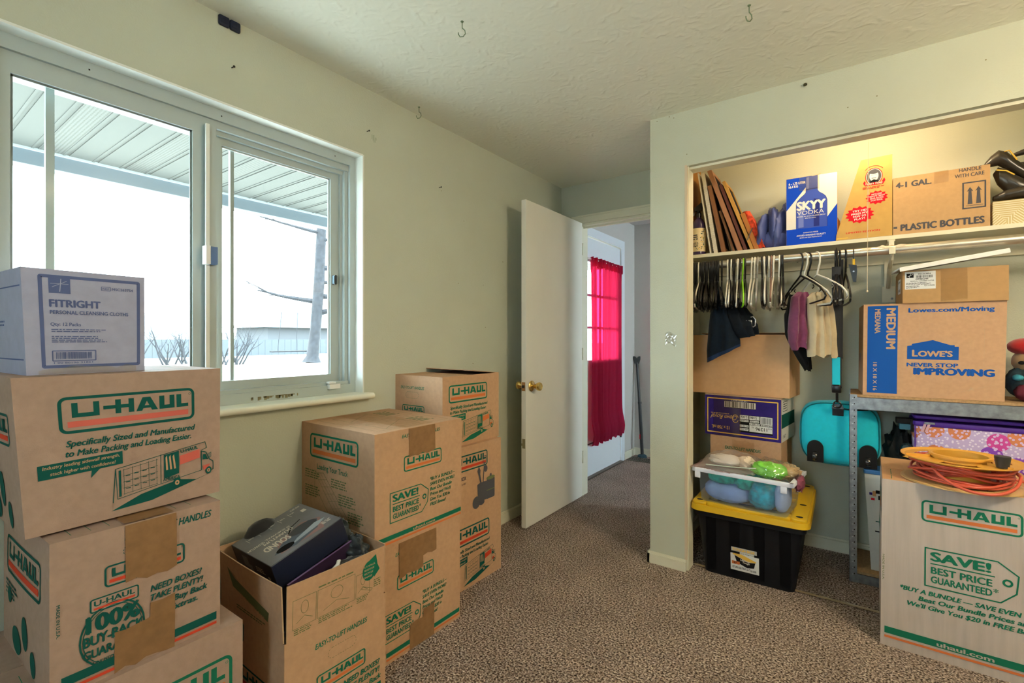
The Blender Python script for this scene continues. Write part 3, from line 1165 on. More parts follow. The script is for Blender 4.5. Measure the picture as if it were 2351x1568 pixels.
for i in range(60):
    fn_.box(-44.1, -44, -6 + i * .62, -6 + i * .62 + .60, -.3, 1.15, M('fence_board', (.045, .052, .06), .9) if i == 0 else bpy.data.materials['fence_board'])
tag(fn_.build('board_fence', loc=(-44, 10, -.3)), 'grey board fence across the back of the yard', 'fence')
hl = MB()
hl.grid(lambda u, v: (-150 - 30 * v, -60 + 260 * u, -2 + v * 16 * (.35 + .65 * abs(math.sin(u * 5.1 + .6)) + .2 * math.sin(u * 19))), 40, 4, M('hill', (.045, .055, .063), .95))
struct(hl, 'hillside', smooth=60)

# ================================================================== LAMPS
LX, LY = 1.2, 1.3
cl = empty('pendant_lamp', (LX, LY, CEIL), 'white glass globe pendant hanging from the bedroom ceiling outside the picture', 'lamp')
b = MB(); b.lathe([(.0001, CEIL), (.07, CEIL), (.066, CEIL - .018), (.012, CEIL - .03), (.012, CEIL - .42), (.0001, CEIL - .42)], WHITEP, 24, Matrix.Translation((LX, LY, 0)))
b.build('canopy_stem', cl, smooth=40)
b = MB(); b.lathe([(.02, CEIL - .19), (.075, CEIL - .425), (.115, CEIL - .25), (.125, CEIL - .30), (.10, CEIL - .36), (.05, CEIL - .40), (.0001, CEIL - .41)],
                  M('lit_globe', (.8, .78, .7), .4, emit=((1, .82, .58), ROOM_LAMP)), 24, Matrix.Translation((LX, LY, 0)))
b.build('glass_globe', cl, smooth=60)
bl = empty('closet_light', (.047, 2.80, CEIL), 'bare bulb in a white holder on the closet ceiling', 'light')
b = MB(); b.lathe([(.0001, CEIL), (.055, CEIL), (.05, CEIL - .03), (.028, CEIL - .055), (.0001, CEIL - .055)], WHITEP, 20, Matrix.Translation((.047, 2.80, 0)))
b.build('lamp_holder', bl, smooth=40)
b = MB(); b.lathe([(.0001, CEIL - .165), (.02, CEIL - .16), (.030, CEIL - .14), (.028, CEIL - .115), (.014, CEIL - .08), (.013, CEIL - .056)],
                  M('lit_bulb', (.9, .85, .7), .4, emit=((1, .74, .46), CLOSET_LAMP)), 20, Matrix.Translation((.047, 2.80, 0)))
b.build('bulb', bl, smooth=60)
b = MB()
b.tube([(.055, 2.78, CEIL - .05), (.05, 2.795, 2.2), (.047, 2.80, 1.9), (.044, 2.80, 1.428)], .0013, M('pull_string', (.72, .62, .45), .8), 5)
b.blob((.044, 2.80, 1.424), (.004, .004, .006), CREAM, 0, nu=8, nv=6)
b.build('pull_cord', bl)

# ================================================================== CARTONS BY THE WINDOW WALL
EZ = 'EASY-TO-LIFT HANDLES'


def art_van(W, H, ox=0, big=True, o=ORG, g=GRN, bubble=True):
    A = Art()
    k = W / .407
    haul_logo(A, ox + .068 * k, .212, .273 * k, g, o)
    A.text('Specifically Sized and Manufactured', ox + .078 * k, .183, .014, g, .264 * k, .025, .25)
    A.text('to Make Packing and Loading Easier.', ox + .076 * k, .161, .014, g, .256 * k, .025, .25)
    if bubble:
        A.poly([(ox + .028 * k, .118), (ox + .12 * k, .122), (ox + .118 * k, .105), (ox + .135 * k, .123), (ox + .18 * k, .126), (ox + .18 * k, .156), (ox + .028 * k, .150)], g)
        A.text('Industry leading sidewall strength,', ox + .036 * k, .1395, .0075, KRAFT, .138 * k, .01, .2, rot=2)
        A.text('stack higher with confidence!', ox + .048 * k, .1255, .0075, KRAFT, .118 * k, .01, .2, rot=2)
    truck(A, ox + .158 * k, .012, .232 * k, g, o)
    return A


def art_top(W, D):
    A = Art()
    for i in range(8):
        A.line([(W * (.12 + i * .10), D * .06), (W * (.12 + i * .10), D * .40)], .0012, GRN)
    A.line([(W * .08, D * .22), (W * .92, D * .22)], .0012, FADE)
    A.line([(W * .3, D * .58), (W * .88, D * .58), (W * .88, D * .93), (W * .3, D * .93)], .003, GRN, True)
    for i in range(4):
        A.line([(W * .34, D * (.64 + i * .07)), (W * .84, D * (.64 + i * .07))], .0012, FADE)
    return A


def art_boxtop(W, D):
    A = Art()
    for d in (.06, .52):
        A.line([(W * .10, D * (d + .02)), (W * .90, D * (d + .02)), (W * .90, D * (d + .38)), (W * .10, D * (d + .38))], .0016, FADE, True)
        A.line([(W * .22, D * (d + .07)), (W * .60, D * (d + .07)), (W * .60, D * (d + .33)), (W * .22, D * (d + .33))], .0016, FADE, True)
        A.line([(W * .22, D * (d + .07)), (W * .60, D * (d + .33))], .0016, FADE)
        A.line([(W * .60, D * (d + .07)), (W * .22, D * (d + .33))], .0016, FADE)
        A.greek(W * .66, D * (d + .30), W * .2, 5, D * .045, FADE, 3)
    return A


def handle(A, x, y, w_, h_, g=FADE):
    r = h_ / 2
    n = 16
    for cx, a0 in ((x + w_ - r, -90), (x + r, 90)):
        for i in range(0, n, 3):
            A.arc(cx, y + r, r, r, g, .0014, a0 + 180 * i / n, a0 + 180 * (i + 1.6) / n, 3)
    for i in range(8):
        a = x + r + (w_ - h_) * i / 8
        A.line([(a, y), (a + (w_ - h_) / 14, y)], .0014, g)
        A.line([(a, y + h_), (a + (w_ - h_) / 14, y + h_)], .0014, g)


def bundle_side(A, x, y, w_, lh, g=GRN):
    for i, s_ in enumerate(('*BUY A BUNDLE\u2014', 'SAVE EVEN MORE!', 'Beat Our Bundle', 'Prices and We\'ll', 'Give You $20 in', 'FREE Boxes!')):
        A.text(s_, x, y - i * lh, lh * .62, g, w_ * (1, .98, .86, .82, .78, .62)[i], .02, .22)


def art_save(W, H, dx=0.0, dz=0.0, k=1.0):
    A = Art()
    A.text(EZ, .125 * k + dx, .392 + dz, .013, GRN, .20 * k, .015, .25)
    haul_logo(A, .133 * k + dx, .262 + dz, .20 * k)
    price_tag(A, .068 * k + dx, .088 + dz, .19 * k)
    bundle_side(A, .268 * k + dx, .200 + dz, .145 * k, .0205)
    A.rect(.012, .027, W - .006, .044, GRN)
    A.rect(.012, .014, W - .006, .021, ORG)
    A.text('uhaul.com', .18 * k + dx * .5, .030, .0105, KRAFT, .115 * k, .02)
    return A


def art_load(W, H):
    """side panel: loading guide"""
    A = Art()
    haul_logo(A, W * .15, H * .685, W * .66)
    A.text('Loading Your Truck', W * .26, H * .585, H * .05, GRN, W * .42, .01)
    T = [(.23, .54), (.35, .56), (.70, .18), (.70, .04), (.57, .03), (.22, .42)]
    A.line([(W * a, H * b) for a, b in T], .0018, FADE, True)
    A.line([(W * .23, H * .54), (W * .57, H * .14), (W * .57, H * .03)], .0015, FADE)
    A.line([(W * .57, H * .14), (W * .70, H * .18)], .0015, FADE)
    for i in range(1, 7):
        t_ = i / 7
        A.line([(W * (.23 + .34 * t_), H * (.54 - .40 * t_)), (W * (.35 + .35 * t_), H * (.56 - .38 * t_))], .0011, FADE)
    for t_ in (.35, .65):
        A.line([(W * (.23 + .12 * t_), H * (.54 + .02 * t_)), (W * (.57 + .13 * t_), H * (.14 + .04 * t_))], .0011, FADE)
    A.arc(W * .38, H * .12, .03, .035, FADE, .003)
    A.arc(W * .30, H * .10, .012, .015, GRND)
    A.text('U-HAUL', W * .59, H * .07, H * .03, FADE, W * .09, .01)
    for x, y, n_ in ((.08, .55, 4), (.46, .52, 4), (.56, .40, 5), (.68, .27, 5), (.08, .40, 5), (.72, .12, 3)):
        A.greek(W * x, H * y, W * .22, n_, H * .022, FADE, int(x * 50 + n_))
    return A


def art_small_logo(W, H):
    A = Art()
    haul_logo(A, W * .12, H * .56, W * .74, GRND, RED)
    for x, y, a, b_ in ((.2, .40, .05, .06), (.55, .25, .06, .12), (.35, .12, .10, .10), (.7, .1, .05, .09)):
        A.arc(W * x, H * y, W * a, H * b_, GRND)
    A.greek(W * .1, H * .48, W * .3, 4, H * .03, GRND, 5)
    return A


Q90 = PI / 2
# --- stack under the left window pane
carton('moving_box', 'large moving box with half its front below the photo, bottom of the left stack', (-1.5837, .4037, 0), Q90, .457, .457, .437, KRAFTDIM,
       {'F': haul_logo(Art(), .095, .262, .335), 'T': art_top(.457, .457), 'L': art_small_logo(.457, .437)}, group='moving boxes', flaps=True)
A = Art()
A.text(EZ, .128, .300 - .003, .017, GRND, .185, .025, .25)
handle(A, .125, .262, .09, .022, GRND)
haul_logo(A, .090, .203, .160, GRND, RED)
A.arc(.106, .098, .058, .069, GRND, .0035)
A.arc(.106, .098, .053, .063, GRND, .0015)
A.rrect(.066, .158, .152, .186, .004, 0, KRAFTDIM)
A.rrect(.066, .158, .152, .186, .004, .003, GRND)
A.text('U-HAUL', .072, .170, .0115, GRND, .073, .025)
A.rect(.071, .162, .146, .1665, RED)
A.text('100%', .060, .115, .036, GRND, .094, .04)
A.text('BUY-BACK', .054, .086, .022, GRND, .108, .035)
A.text('GUARANTEE', .054, .058, .019, GRND, .108, .03)
A.text('UNUSED BOXES', .070, .026 + .014, .008, GRND, .07, .02, .2)
for i, s_ in enumerate(('NEED BOXES?', 'TAKE PLENTY!', 'We\'ll Buy Back', 'the Extras.', 'tape too')):
    if i < 4:
        A.text(s_, .177 + (0 if i < 3 else .002), .158 - i * .0215, .0145, GRND, (.112, .115, .125, .10)[i], .025, .22)
A.rect(.018, .022, .325, .042, GRND)
A.rect(.018, .010, .325, .017, RED)
A.text('MADE IN U.S.A.', .010, .20, .006, GRND, .07, .01, rot=-90)
T2 = Art().rect(.20, .16, .29, .38, KRAFT2)
b3 = carton('moving_box', 'moving box with torn tape over its buy-back print, second from bottom in left stack', (-1.375 - .205, .4125, .437), R(91.5), .335, .41, .332, KRAFTDIM,
            {'F': A, 'L': art_small_logo(.41, .332), 'T': art_top(.335, .41)}, group='moving boxes', seam='y',
            tapes=[('F', .128, .200, .232, .331, TAPE), ('F', .108, .004, .228, .098, TAPE), ('F', .176, .098, .228, .13, TAPE), ('T', .128, .002, .228, .30, TAPE)], bulge=.004)
carton('moving_box', 'small moving box printed with a van and slogan, under the cleansing cloths box', (-1.5899, .400, .776), R(92.0), .410, .32, .342, KRAFTDIM,
       {'F': art_van(.410, .342, 0, True, PINK, GRND), 'L': art_small_logo(.32, .342), 'T': art_top(.41, .32)}, group='moving boxes', tl=.022, tr=.002, bulge=.003)
A = Art()
A.rrect(.030, .018, .216, .224, .002, .007, NAVY)
A.rect(.044, .186, .082, .224, NAVY)
A.line([(.047, .208), (.079, .208)], .001, MEDC); A.line([(.063, .190), (.066, .220)], .0015, MEDC); A.line([(.05, .200), (.076, .215)], .001, MEDC)
A.rrect(.140, .199, .158, .208, .001, .0012, NAVY)
A.text('REF', .1425, .2012, .0045, NAVY, .013, .01)
A.text('MSC263754', .161, .2005, .0062, NAVY, .043, .02)
A.text('FITRIGHT', .0445, .155, .0165, NAVY, .092, .035)
A.text('PERSONAL CLEANSING CLOTHS', .0445, .1385, .0085, NAVY, .149, .022)
A.text('Qty: 12 Packs', .0445, .1115, .0075, NAVY, .054, .018)
for y, n_ in ((.102, 2), (.086, 4)):
    A.greek(.0455, y, .105, n_, .0042, NAVY, n_)
A.rrect(.046, .031, .126, .054, .001, .0022, NAVY)
A.bars(.052, .035, .068, .016, NAVY, 30, 5)
A.text('1 00 80196 31861', .048, .0245, .0038, NAVY, .072, .01)
AL = Art()
AL.line([(.01, .20), (.215, .20)], .003, NAVY); AL.line([(.01, .035), (.215, .035)], .003, NAVY)
AL.greek(.03, .12, .08, 2, .008, NAVY, 3)
carton('cleansing_cloths_box', 'lilac carton of personal cleansing cloths, topmost of the left stack by the window', (-1.6027, .3325, 1.1185), R(93.4), .230, .2243, .240, MEDC,
       {'F': A, 'L': AL}, tl=.010, tapes=[('F', .02, .001, .21, .014, CTAPE), ('T', .02, .08, .21, .14, CTAPE)], bulge=.003)

# --- pair of large boxes next along the wall
carton('moving_box', 'taped large moving box with price tag print, standing on the carpet behind the open box', (-1.6243, 1.355, 0), R(88.6), .405, .459, .4318, KRAFT,
       {'F': art_save(.405, .432, -.062, -.008, .93)}, group='moving boxes', tapes=[('F', .070, .30, .19, .431, TAPE), ('F', .19, .345, .262, .431, TAPE), ('F', .122, .002, .25, .10, TAPE), ('F', .19, .10, .25, .135, TAPE), ('T', .12, 0, .24, .459, TAPE)])
A = art_save(.456, .425)
carton('moving_box', 'large moving box with loading guide on its side, second layer beneath the window sill', (-1.6326, 1.3336, .4323), R(89.2), .456, .485, .425, KRAFT,
       {'F': A, 'L': art_load(.485, .425), 'T': art_boxtop(.456, .485)}, group='moving boxes', tapes=[('F', .158, .318, .296, .424, TAPE), ('T', .15, .01, .30, .485, CTAPE)])

# --- three small boxes against the wall
carton('moving_box', 'small moving box with van print, bottom of the stack beside the bedroom door', (-1.690, 1.803, 0), R(88.6), .42, .345, .344, KRAFT,
       {'F': art_van(.42, .344, -.028, o=RED, g=GRND)}, group='moving boxes', fmat=KRAFT)
A = Art()
haul_logo(A, .050, .222, .258, GRND, RED)
A.text('KITCHEN BOX', .028, .182, .017, GRY, .118, .03)
A.text('18" x 12" x 12 1/2"', .048, .160, .009, GRY, .098, .02)
A.poly([(.235, .05), (.305, .05), (.312, .135), (.228, .135)], GRY)
A.arc(.27, .135, .042, .008, GRY)
A.rrect(.300, .048, .365, .150, .008, 0, NAVY if False else GRY)
A.arc(.332, .152, .034, .010, FADE)
A.arc(.332, .165, .008, .008, GRY)
A.poly([(.252, .135), (.236, .185), (.228, .205), (.240, .225), (.252, .205), (.250, .185), (.262, .135)], GRY)
A.line([(.272, .135), (.282, .24)], .006, GRY)
A.rrect(.272, .235, .296, .270, .003, .003, GRY)
A.arc(.292, .205, .014, .017, GRY)
A.arc(.222, .052, .028, .030, GRY)
A.arc(.262, .044, .022, .014, GRY)
A.rect(.30, .09, .365, .094, FADE)
carton('moving_box', 'small moving box with dark kitchenware print, middle of the stack beside the door', (-1.687, 1.800, .3445), R(88.9), .42, .345, .340, KRAFT,
       {'F': A}, group='moving boxes')
A = Art()
A.text(EZ, .075, .272, .0135, GRN, .165, .015, .2)
handle(A, .112, .228, .09, .03, GRN)
haul_logo(A, .088, .148, .155)
A.rect(.06, .118, .11, .128, FADE)
carton('moving_box', 'small moving box with loosely closed lifted flaps, topmost of the stack beside the door', (-1.7196, 1.8146, .685), R(89.2), .419, .36, .338, KRAFT,
       {'F': art_van(.419, .338, -.03), 'L': A, 'T': art_top(.419, .36)}, group='moving boxes', lift=(.0, .022), seam='y')

# --- open box with its flaps standing up
ob = empty('open_moving_box', (-1.5305, .9148, 0), 'open moving box with upright flaps full of dark things, nearest the camera', 'box', 'moving boxes', rot=(0, 0, R(88.9)))
ob.location = (-1.5305, .9148, 0)
W, D, Hb, Ht, th = .356, .416, .325, .489, .004
P = panel_maps(W, D, Hb, 0, 0, .002)
mb = MB()
for k in 'FBLR':
    S = P[k][0]
    mb.grid(lambda u, v, S=S: S(u, v), 6, 4, KRAFT)
    mb.grid(lambda u, v, S=S: S(u, v, -th), 6, 4, KEDGE)
mb.box(-W / 2, W / 2, -D / 2, D / 2, 0, .006, KRAFT)
A = Art()
A.text(EZ, .095, .262, .016, GRN, .185, .02, .2)
handle(A, .137, .210, .10, .032, FADE)
haul_logo(A, .098, .128, .175)
A.text('NEED BOXES?', .19, .098, .017, GRN, .14, .025, .2)
A.text('TAKE PLENTY!', .185, .073, .017, GRN, .145, .025, .2)
A.text('We\'ll Buy Back', .185, .048, .017, GRN, .15, .025, .2)
A.rect(.018, .018, .335, .036, GRN)
ink(mb, *P['F'], A)
AL = Art()
AL.rrect(.09, .24, .17, .30, .01, 0, GRND)
haul_logo(AL, .14, .10, .24, GRND, RED)
ink(mb, *P['L'], AL)
mb.build('body', ob, smooth=25)
A = Art()
for x, w_, h_ in ((.018, .075, .085), (.098, .135, .085), (.238, .055, .075)):
    A.line([(x, .030), (x + w_, .030), (x + w_, .030 + h_), (x, .030 + h_)], .0014, FADE, True)
    A.arc(x + w_ * .5, .06 + h_ * .3, w_ * .16, h_ * .22, FADE, .0014)
    A.line([(x + w_ * .15, .045), (x + w_ * .5, .06), (x + w_ * .85, .045)], .0014, FADE)
    A.greek(x + .004, .024, w_ - .01, 3, .006, FADE, int(x * 99))
A.greek(.10, .122, .16, 1, .009, FADE, 8)
A.arc(.291, .104, .028, .033, GRN)
A.poly([(.285, .135), (.318, .150), (.325, .115), (.335, .095), (.312, .075), (.300, .10)], GRN)
for i, s_ in enumerate(('U-HAUL', 'REUSE BOXES', 'RECYCLE', 'SHARE')):
    A.text(s_, .270, .118 - i * .012, .006, KRAFT, .045 - i * .004, .01, .2)
A.line([(.26, .052), (.30, .034), (.305, .040), (.268, .058)], .0014, FADE, True)
A.greek(.31, .062, .035, 4, .007, FADE, 4)
AL = Art()
AL.poly([(.06, .13), (.10, .075), (.33, .035), (.34, .065), (.12, .105)], FADE)
AL.text('HANDLE WITH CARE', .14, .06, .012, KRAFT, .17, .01, rot=-10)
AL.greek(.12, .02, .2, 2, .008, FADE, 2)
for k, a, lean in (('F', A, .004), ('L', AL, .006), ('B', None, .03), ('R', None, .006)):
    S0, w_, _ = P[k]
    fh = Ht - Hb
    nrm = (S0(.5, 0, 1) - S0(.5, 0, 0)).normalized()

    def S(u, v, off=0, S0=S0, nrm=nrm, lean=lean):
        uu = .018 + u * .964
        return S0(uu, 1, 0) + Vector((0, 0, v * fh)) + nrm * (off + lean * v + .004 * math.sin(PI * uu) * v)
    fl = MB()
    fl.grid(lambda u, v: S(u, v), 6, 4, KRAFT)
    fl.grid(lambda u, v: S(u, v, -th), 6, 4, KRAFT)
    for e in ((0, 0), (1, 0)):
        fl.add([S(e[0], 0), S(e[0], 1), S(e[0], 1, -th), S(e[0], 0, -th)], [(0, 1, 2, 3)], KRAFT2)
    fl.grid(lambda u, v: S(u, 1, -th * v), 6, 1, KRAFT2)
    if a:
        ink(fl, S, w_, fh, a)
    fl.build('flap', ob, smooth=25)

# --- its contents
HSB = M('headset_box_side', (.012, .016, .035), .28, spec=.5)
HST = M('headset_box_front', (.17, .18, .21), .3, spec=.5, var=.25, vscale=6)
hc = Vector((-1.5873, .9001, .497))
HX_ = Matrix.Translation(hc) @ Matrix.Rotation(1.5393, 4, 'Z') @ Matrix.Rotation(-.3096, 4, 'Y') @ Matrix.Rotation(-.0293, 4, 'X')
hl_, hw_, hh_ = .2562, .2834, .086
m = MB()
m.rbox(-hl_ / 2, hl_ / 2, -hw_ / 2, hw_ / 2, -hh_ / 2, hh_ / 2, .002, HSB, HX_)


def HS(u, v, off=0):     # top panel: u along x, v along y
    return Vector(((u - .5) * hl_, (v - .5) * hw_, hh_ / 2 + off))


A = Art()
A.rect(.002, .002, hl_ - .002, hw_ - .002, HST)
A.poly([(.05, .03), (.20, .02), (.23, .10), (.18, .14), (.07, .10)], M('sunset_ink', (.30, .17, .17), .4))
A.poly([(.035, .045), (.10, .025), (.19, .045), (.22, .10), (.20, .125), (.15, .11), (.08, .085)], M('headset_grey_ink', (.08, .11, .16), .4))
A.arc(.165, .10, .05, .028, M('cup_ink', (.035, .045, .065), .4))
A.poly([(.09, .04), (.20, .055), (.235, .075), (.20, .085), (.12, .06)], M('pale_blue_ink', (.36, .44, .52), .4))
A.arc(.075, .050, .030, .017, BLACK)
A.line([(.12, .115), (.15, .15), (.19, .165)], .004, BLACK)
A.text('SOUND', .118, .120, .034, OFFW, .085, .03, rot=180 - 90 + 0 if False else 178)
A.text('QUANTUM', .150, .155 - .004, .016, OFFW, .10, .02, rot=178)
A.text('IS SURVIVAL', .150, .158 + .012, .010, OFFW, .085, .02, rot=178)
A.text('QUANTUM', .060, .055 + .205 - .09, .013, OFFW, .055, .02, rot=178)
for i in range(5):
    y0 = .205
    A.line([(.035 + i * .038, .215), (.035 + i * .038, .25)], .0012, OFFW)
    A.greek(.040 + i * .038, .24, .020, 2, .005, OFFW, i)
A.poly([(.222, .20), (.238, .20), (.238, .222), (.222, .222)], OFFW)
A.greek(.205, .262, .045, 2, .006, OFFW, 4)
A.greek(.205, .05, .04, 3, .007, OFFW, 9)
ink(m, HS, hl_, hw_, A, HX_)


def HE(u, v, off=0):     # end panel toward -x
    return Vector((-hl_ / 2 - off, (.5 - u) * hw_, (v - .5) * hh_))


A = Art()
A.rect(.07, .030, .11, .07, HST)
A.rect(.105, .018, .13, .045, HST)
A.greek(.16, .05, .06, 3, .007, OFFW, 3)
A.arc(.24, .03, .008, .006, OFFW)
ink(m, HE, hw_, hh_, A, HX_)
hs_ = m.build('headset_box', loc=tuple(hc))
tag(hs_, 'dark retail box for a headset lying tilted in the open moving box', 'box')

CLK = M('black_satin', (.012, .02, .026), .45, spec=.5, sheen=.3)
CLK2 = M('black_cloth', (.014, .016, .02), .85, sheen=.4)
m = MB()
m.blob((-1.53, .915, .335), (.165, .150, .09), CLK2, .25, 3, 3, 28, 16)
tag(m.build('black_clothing', loc=(-1.53, .915, .25), smooth=80), 'black clothing heaped under the headset box inside the open moving box', 'clothing')
m = MB()
m.blob((-1.53, 1.035, .475), (.080, .036, .082), CLK, .30, 2.4, 8, 40, 26)
m.blob((-1.450, 1.045, .448), (.085, .034, .062), CLK, .32, 2.6, 5, 40, 26)
tag(m.build('satin_jacket', loc=(-1.49, 1.03, .40), smooth=80), 'crumpled black satin jacket at the far end of the open box', 'jacket')
m = MB()
m.blob((-1.715, .87, .505), (.035, .062, .052), CLK2, .08, 2, 2, 24, 14)
tag(m.build('black_beanie', loc=(-1.715, .87, .455), smooth=80), 'rounded black cap showing behind the headset box', 'cap')
PLM = M('plum_folder', (.035, .018, .05), .45, spec=.4)
a_, b_ = Vector((-1.362, .765, .472)), Vector((-1.440, 1.080, .500))
dn = Vector((-.030, .01, -.17))
nr = (b_ - a_).cross(dn).normalized() * .006
m = MB()
q_ = [a_, b_, b_ + dn, a_ + dn]
m.add(q_ + [p + nr for p in q_], [(0, 1, 2, 3), (4, 5, 6, 7), (1, 2, 6, 5), (2, 3, 7, 6), (3, 0, 4, 7)], PLM)
m.add([a_, b_, b_ + nr, a_ + nr], [(0, 1, 2, 3)], M('plum_edge', (.14, .075, .19), .4))
tag(m.build('flat_case', loc=tuple((a_ + b_) / 2 + dn)), 'thin dark plum case standing on edge beside the headset box', 'case')
m = MB()
m.blob((-1.350, .870, .432), (.020, .085, .040), M('red_cloth', (.42, .012, .03), .8), .12, 3, 4, 26, 16)
m.blob((-1.360, .975, .435), (.026, .075, .040), CLK2, .2, 3, 6, 26, 16)
m.tube([(-1.338, .865, .447), (-1.340, .885, .462), (-1.346, .905, .470), (-1.352, .925, .476), (-1.362, .935, .482)], [.005, .006, .007, .0075, .007], M('white_piping', (.62, .60, .57), .7), 8, flat=.5)
m.tube([(-1.338, .865, .447), (-1.334, .90, .452), (-1.334, .94, .455)], .004, bpy.data.materials['white_piping'], 6, flat=.5)
tag(m.build('red_jersey', loc=(-1.355, .90, .38), smooth=80), 'red and black garment with white piping at the near edge of the open box', 'clothing')

# ================================================================== CLOSET
SY, SZT = 2.95, 1.700
m = MB()
m.box(-.83, 2.29, SY, YB, 1.681, SZT, SHELFP)
shelf = m.build('closet_shelf', loc=(.7, 3.1, 1.681))
tag(shelf, 'long painted closet shelf carrying boxes above the hanging rod', 'shelf')
c = MB()
c.box(-.83, 2.29, YB - .018, YB, 1.600, 1.681, SHELFP)
c.box(-.83, -.812, SY + .01, YB - .018, 1.625, 1.681, SHELFP)
c.build('cleat', shelf)
RY, RZ, RR = 2.905, 1.6235, .0205
m = MB()
m.tube([(-.83, RY, RZ), (-.3, RY, RZ), (.13, RY, RZ), (1.0, RY, RZ), (2.29, RY, RZ)], RR, RODM, 20)
rod = m.build('closet_rod', loc=(0, RY, RZ), smooth=60)
tag(rod, 'steel closet rod hung with clothes hangers below the shelf', 'rod')
m = MB()
for i in range(14):
    a = rn.uniform(.3, 2.6)
    x = rn.uniform(.03, .20)
    m.blob((x, RY - RR * math.cos(a) * .99, RZ + RR * math.sin(a) * .99), (rn.uniform(.008, .03), .003, .006), M('paint_flakes', (.70, .60, .45), .8) if i == 0 else bpy.data.materials['paint_flakes'], .2, 3, i, 8, 6)
m.build('paint_drips', rod)
br = empty('rod_bracket', (.140, 3.15, 1.6), 'white steel bracket holding up the closet shelf and rod', 'bracket')
m = MB()
m.box(.125, .155, SY + .005, YB - .02, 1.672, 1.681, SHELFP)
m.box(.115, .170, YB - .022, YB - .017, 1.395, 1.48, SHELFP)
m.box(.125, .155, YB - .023, YB - .018, 1.45, 1.62, SHELFP)
m.lathe([(.0001, 0), (.006, 0), (.004, .004), (.0001, .005)], STEEL, 10, Matrix.Translation((.157, YB - .022, 1.415)) @ Matrix.Rotation(R(90), 4, 'X'))
m.build('plate', br)
m = MB()
m.tube([(.140, YB - .03, 1.47), (.140, 3.10, 1.56), (.140, RY + .05, 1.585), (.140, RY + .028, 1.597)], .009, SHELFP, 8, flat=.6)
m.tube([(.140, RY + .03 * math.cos(R(a)), RZ + .03 * math.sin(R(a))) for a in range(20, -200, -20)], .0065, SHELFP, 8)
m.box(.128, .152, RY - .036, RY - .028, 1.60, 1.628, SHELFP)
m.box(.130, .150, RY + .02, SY + .02, 1.62, 1.675, SHELFP)
m.build('hook_arm', br)


# ---- hangers
def hanger_mesh(mat, spread=.205, thick=.0045):
    h = MB()
    hk = [(RR + .004) * 1.0]
    r0 = RR + .006
    pts = [(r0 * math.cos(R(a)), r0 * math.sin(R(a)) - .004) for a in range(-25, 181, 18)]
    pts = [(p[0], p[1]) for p in pts] + [(-r0 * .95, -.03), (-r0 * .6, -.055), (-.004, -.075), (0, -.095)]
    h.tube([(0, x, z) for x, z in pts], thick, mat, 8)
    fr_ = [(0, -.092)] + [(spread * t, -.098 - .105 * t ** 1.25) for t in (.15, .35, .6, .85)] + [(spread, -.215), (spread + .008, -.232), (spread - .006, -.246)]
    loop = fr_ + [(spread * .5, -.250), (0, -.252), (-spread * .5, -.250)] + [(-a, b) for a, b in fr_[::-1]][:-1]
    h.tube([(0, x, z) for x, z in loop], thick, mat, 8, closed=True)
    for s in (1, -1):
        h.tube([(0, s * .11, -.160), (0, s * .118, -.172), (0, s * .105, -.178)], thick * .6, mat, 6)
    return h


PB = M('black_plastic', (.006, .006, .007), .3, spec=.35)
PW = M('white_hanger_plastic', (.72, .70, .62), .3, spec=.5)
PG = M('lime_plastic', (.25, .62, .02), .3, spec=.5)
PN = M('brown_plastic', (.19, .10, .07), .35, spec=.5)
PC = clear_mat('clear_plastic', (.85, .85, .85), .25, .1, (.8, .8, .8), .35)
PGR = M('green_plastic', (.05, .20, .10), .35)
protos = {}
for nm, mt in (('black', PB), ('white', PW), ('lime', PG), ('brown', PN), ('clear', PC), ('green', PGR)):
    protos[nm] = hanger_mesh(mt).build('clothes_hanger', loc=(0, 0, 0), smooth=60)
hr = random.Random(21)
used = set()


def hang(kind, x, yaw=None, tilt=None, label='', group=None):
    p = protos[kind]
    if kind in used:
        o = p.copy()
        COL.objects.link(o)
    else:
        o = p
        used.add(kind)
    o.location = (x, RY, RZ - .002)
    yaw = math.degrees(math.atan2(-x, 2.9)) + hr.uniform(-3.5, 3.5) if yaw is None else yaw
    tilt = hr.uniform(-3, 3) if tilt is None else tilt
    o.rotation_euler = (R(hr.uniform(-4, 4)), R(tilt), R(yaw))
    tag(o, label, 'hanger', group)
    return o


GB = 'hangers packed at the left end of the rod'
hang('green', -.796, 3, 0, 'dark green hanger at the far left end of the closet rod', 'hangers on the rod')
for i in range(21):
    hang('black', -.782 + i * .0074, None, None, 'black plastic hanger packed tightly at the left end of the rod', GB)
hang('white', -.742, 8, 0, 'white hanger among the tightly packed black ones at the far left', 'hangers on the rod')
mid = [('black', -.617, 'black hanger holding the navy shorts'), ('white', -.586, 'left one of two white hangers right of the navy shorts'), ('black', -.577, None),
       ('white', -.568, 'second white hanger right of the navy shorts'), ('black', -.558, None), ('black', -.549, None), ('white', -.534, 'white hanger two places left of the lime green one'),
       ('black', -.523, None), ('lime', -.507, 'lime green hanger near the middle of the rod'), ('black', -.497, None),
       ('white', -.463, 'left one of a white pair right of the lime green hanger'), ('white', -.448, 'right one of a white pair right of the lime green hanger'),
       ('clear', -.434, 'clear hanger with a turned hook right of the white pair'), ('black', -.414, None), ('white', -.402, 'white hanger between black ones left of the brown hanger'),
       ('black', -.392, None), ('white', -.380, 'white hanger directly left of the brown hanger'), ('brown', -.368, 'brown hanger left of the empty stretch of rod'),
       ('white', -.356, 'white hanger directly right of the brown hanger'), ('white', -.331, 'last white hanger before the empty stretch of rod'), ('black', -.322, None), ('black', -.315, None)]
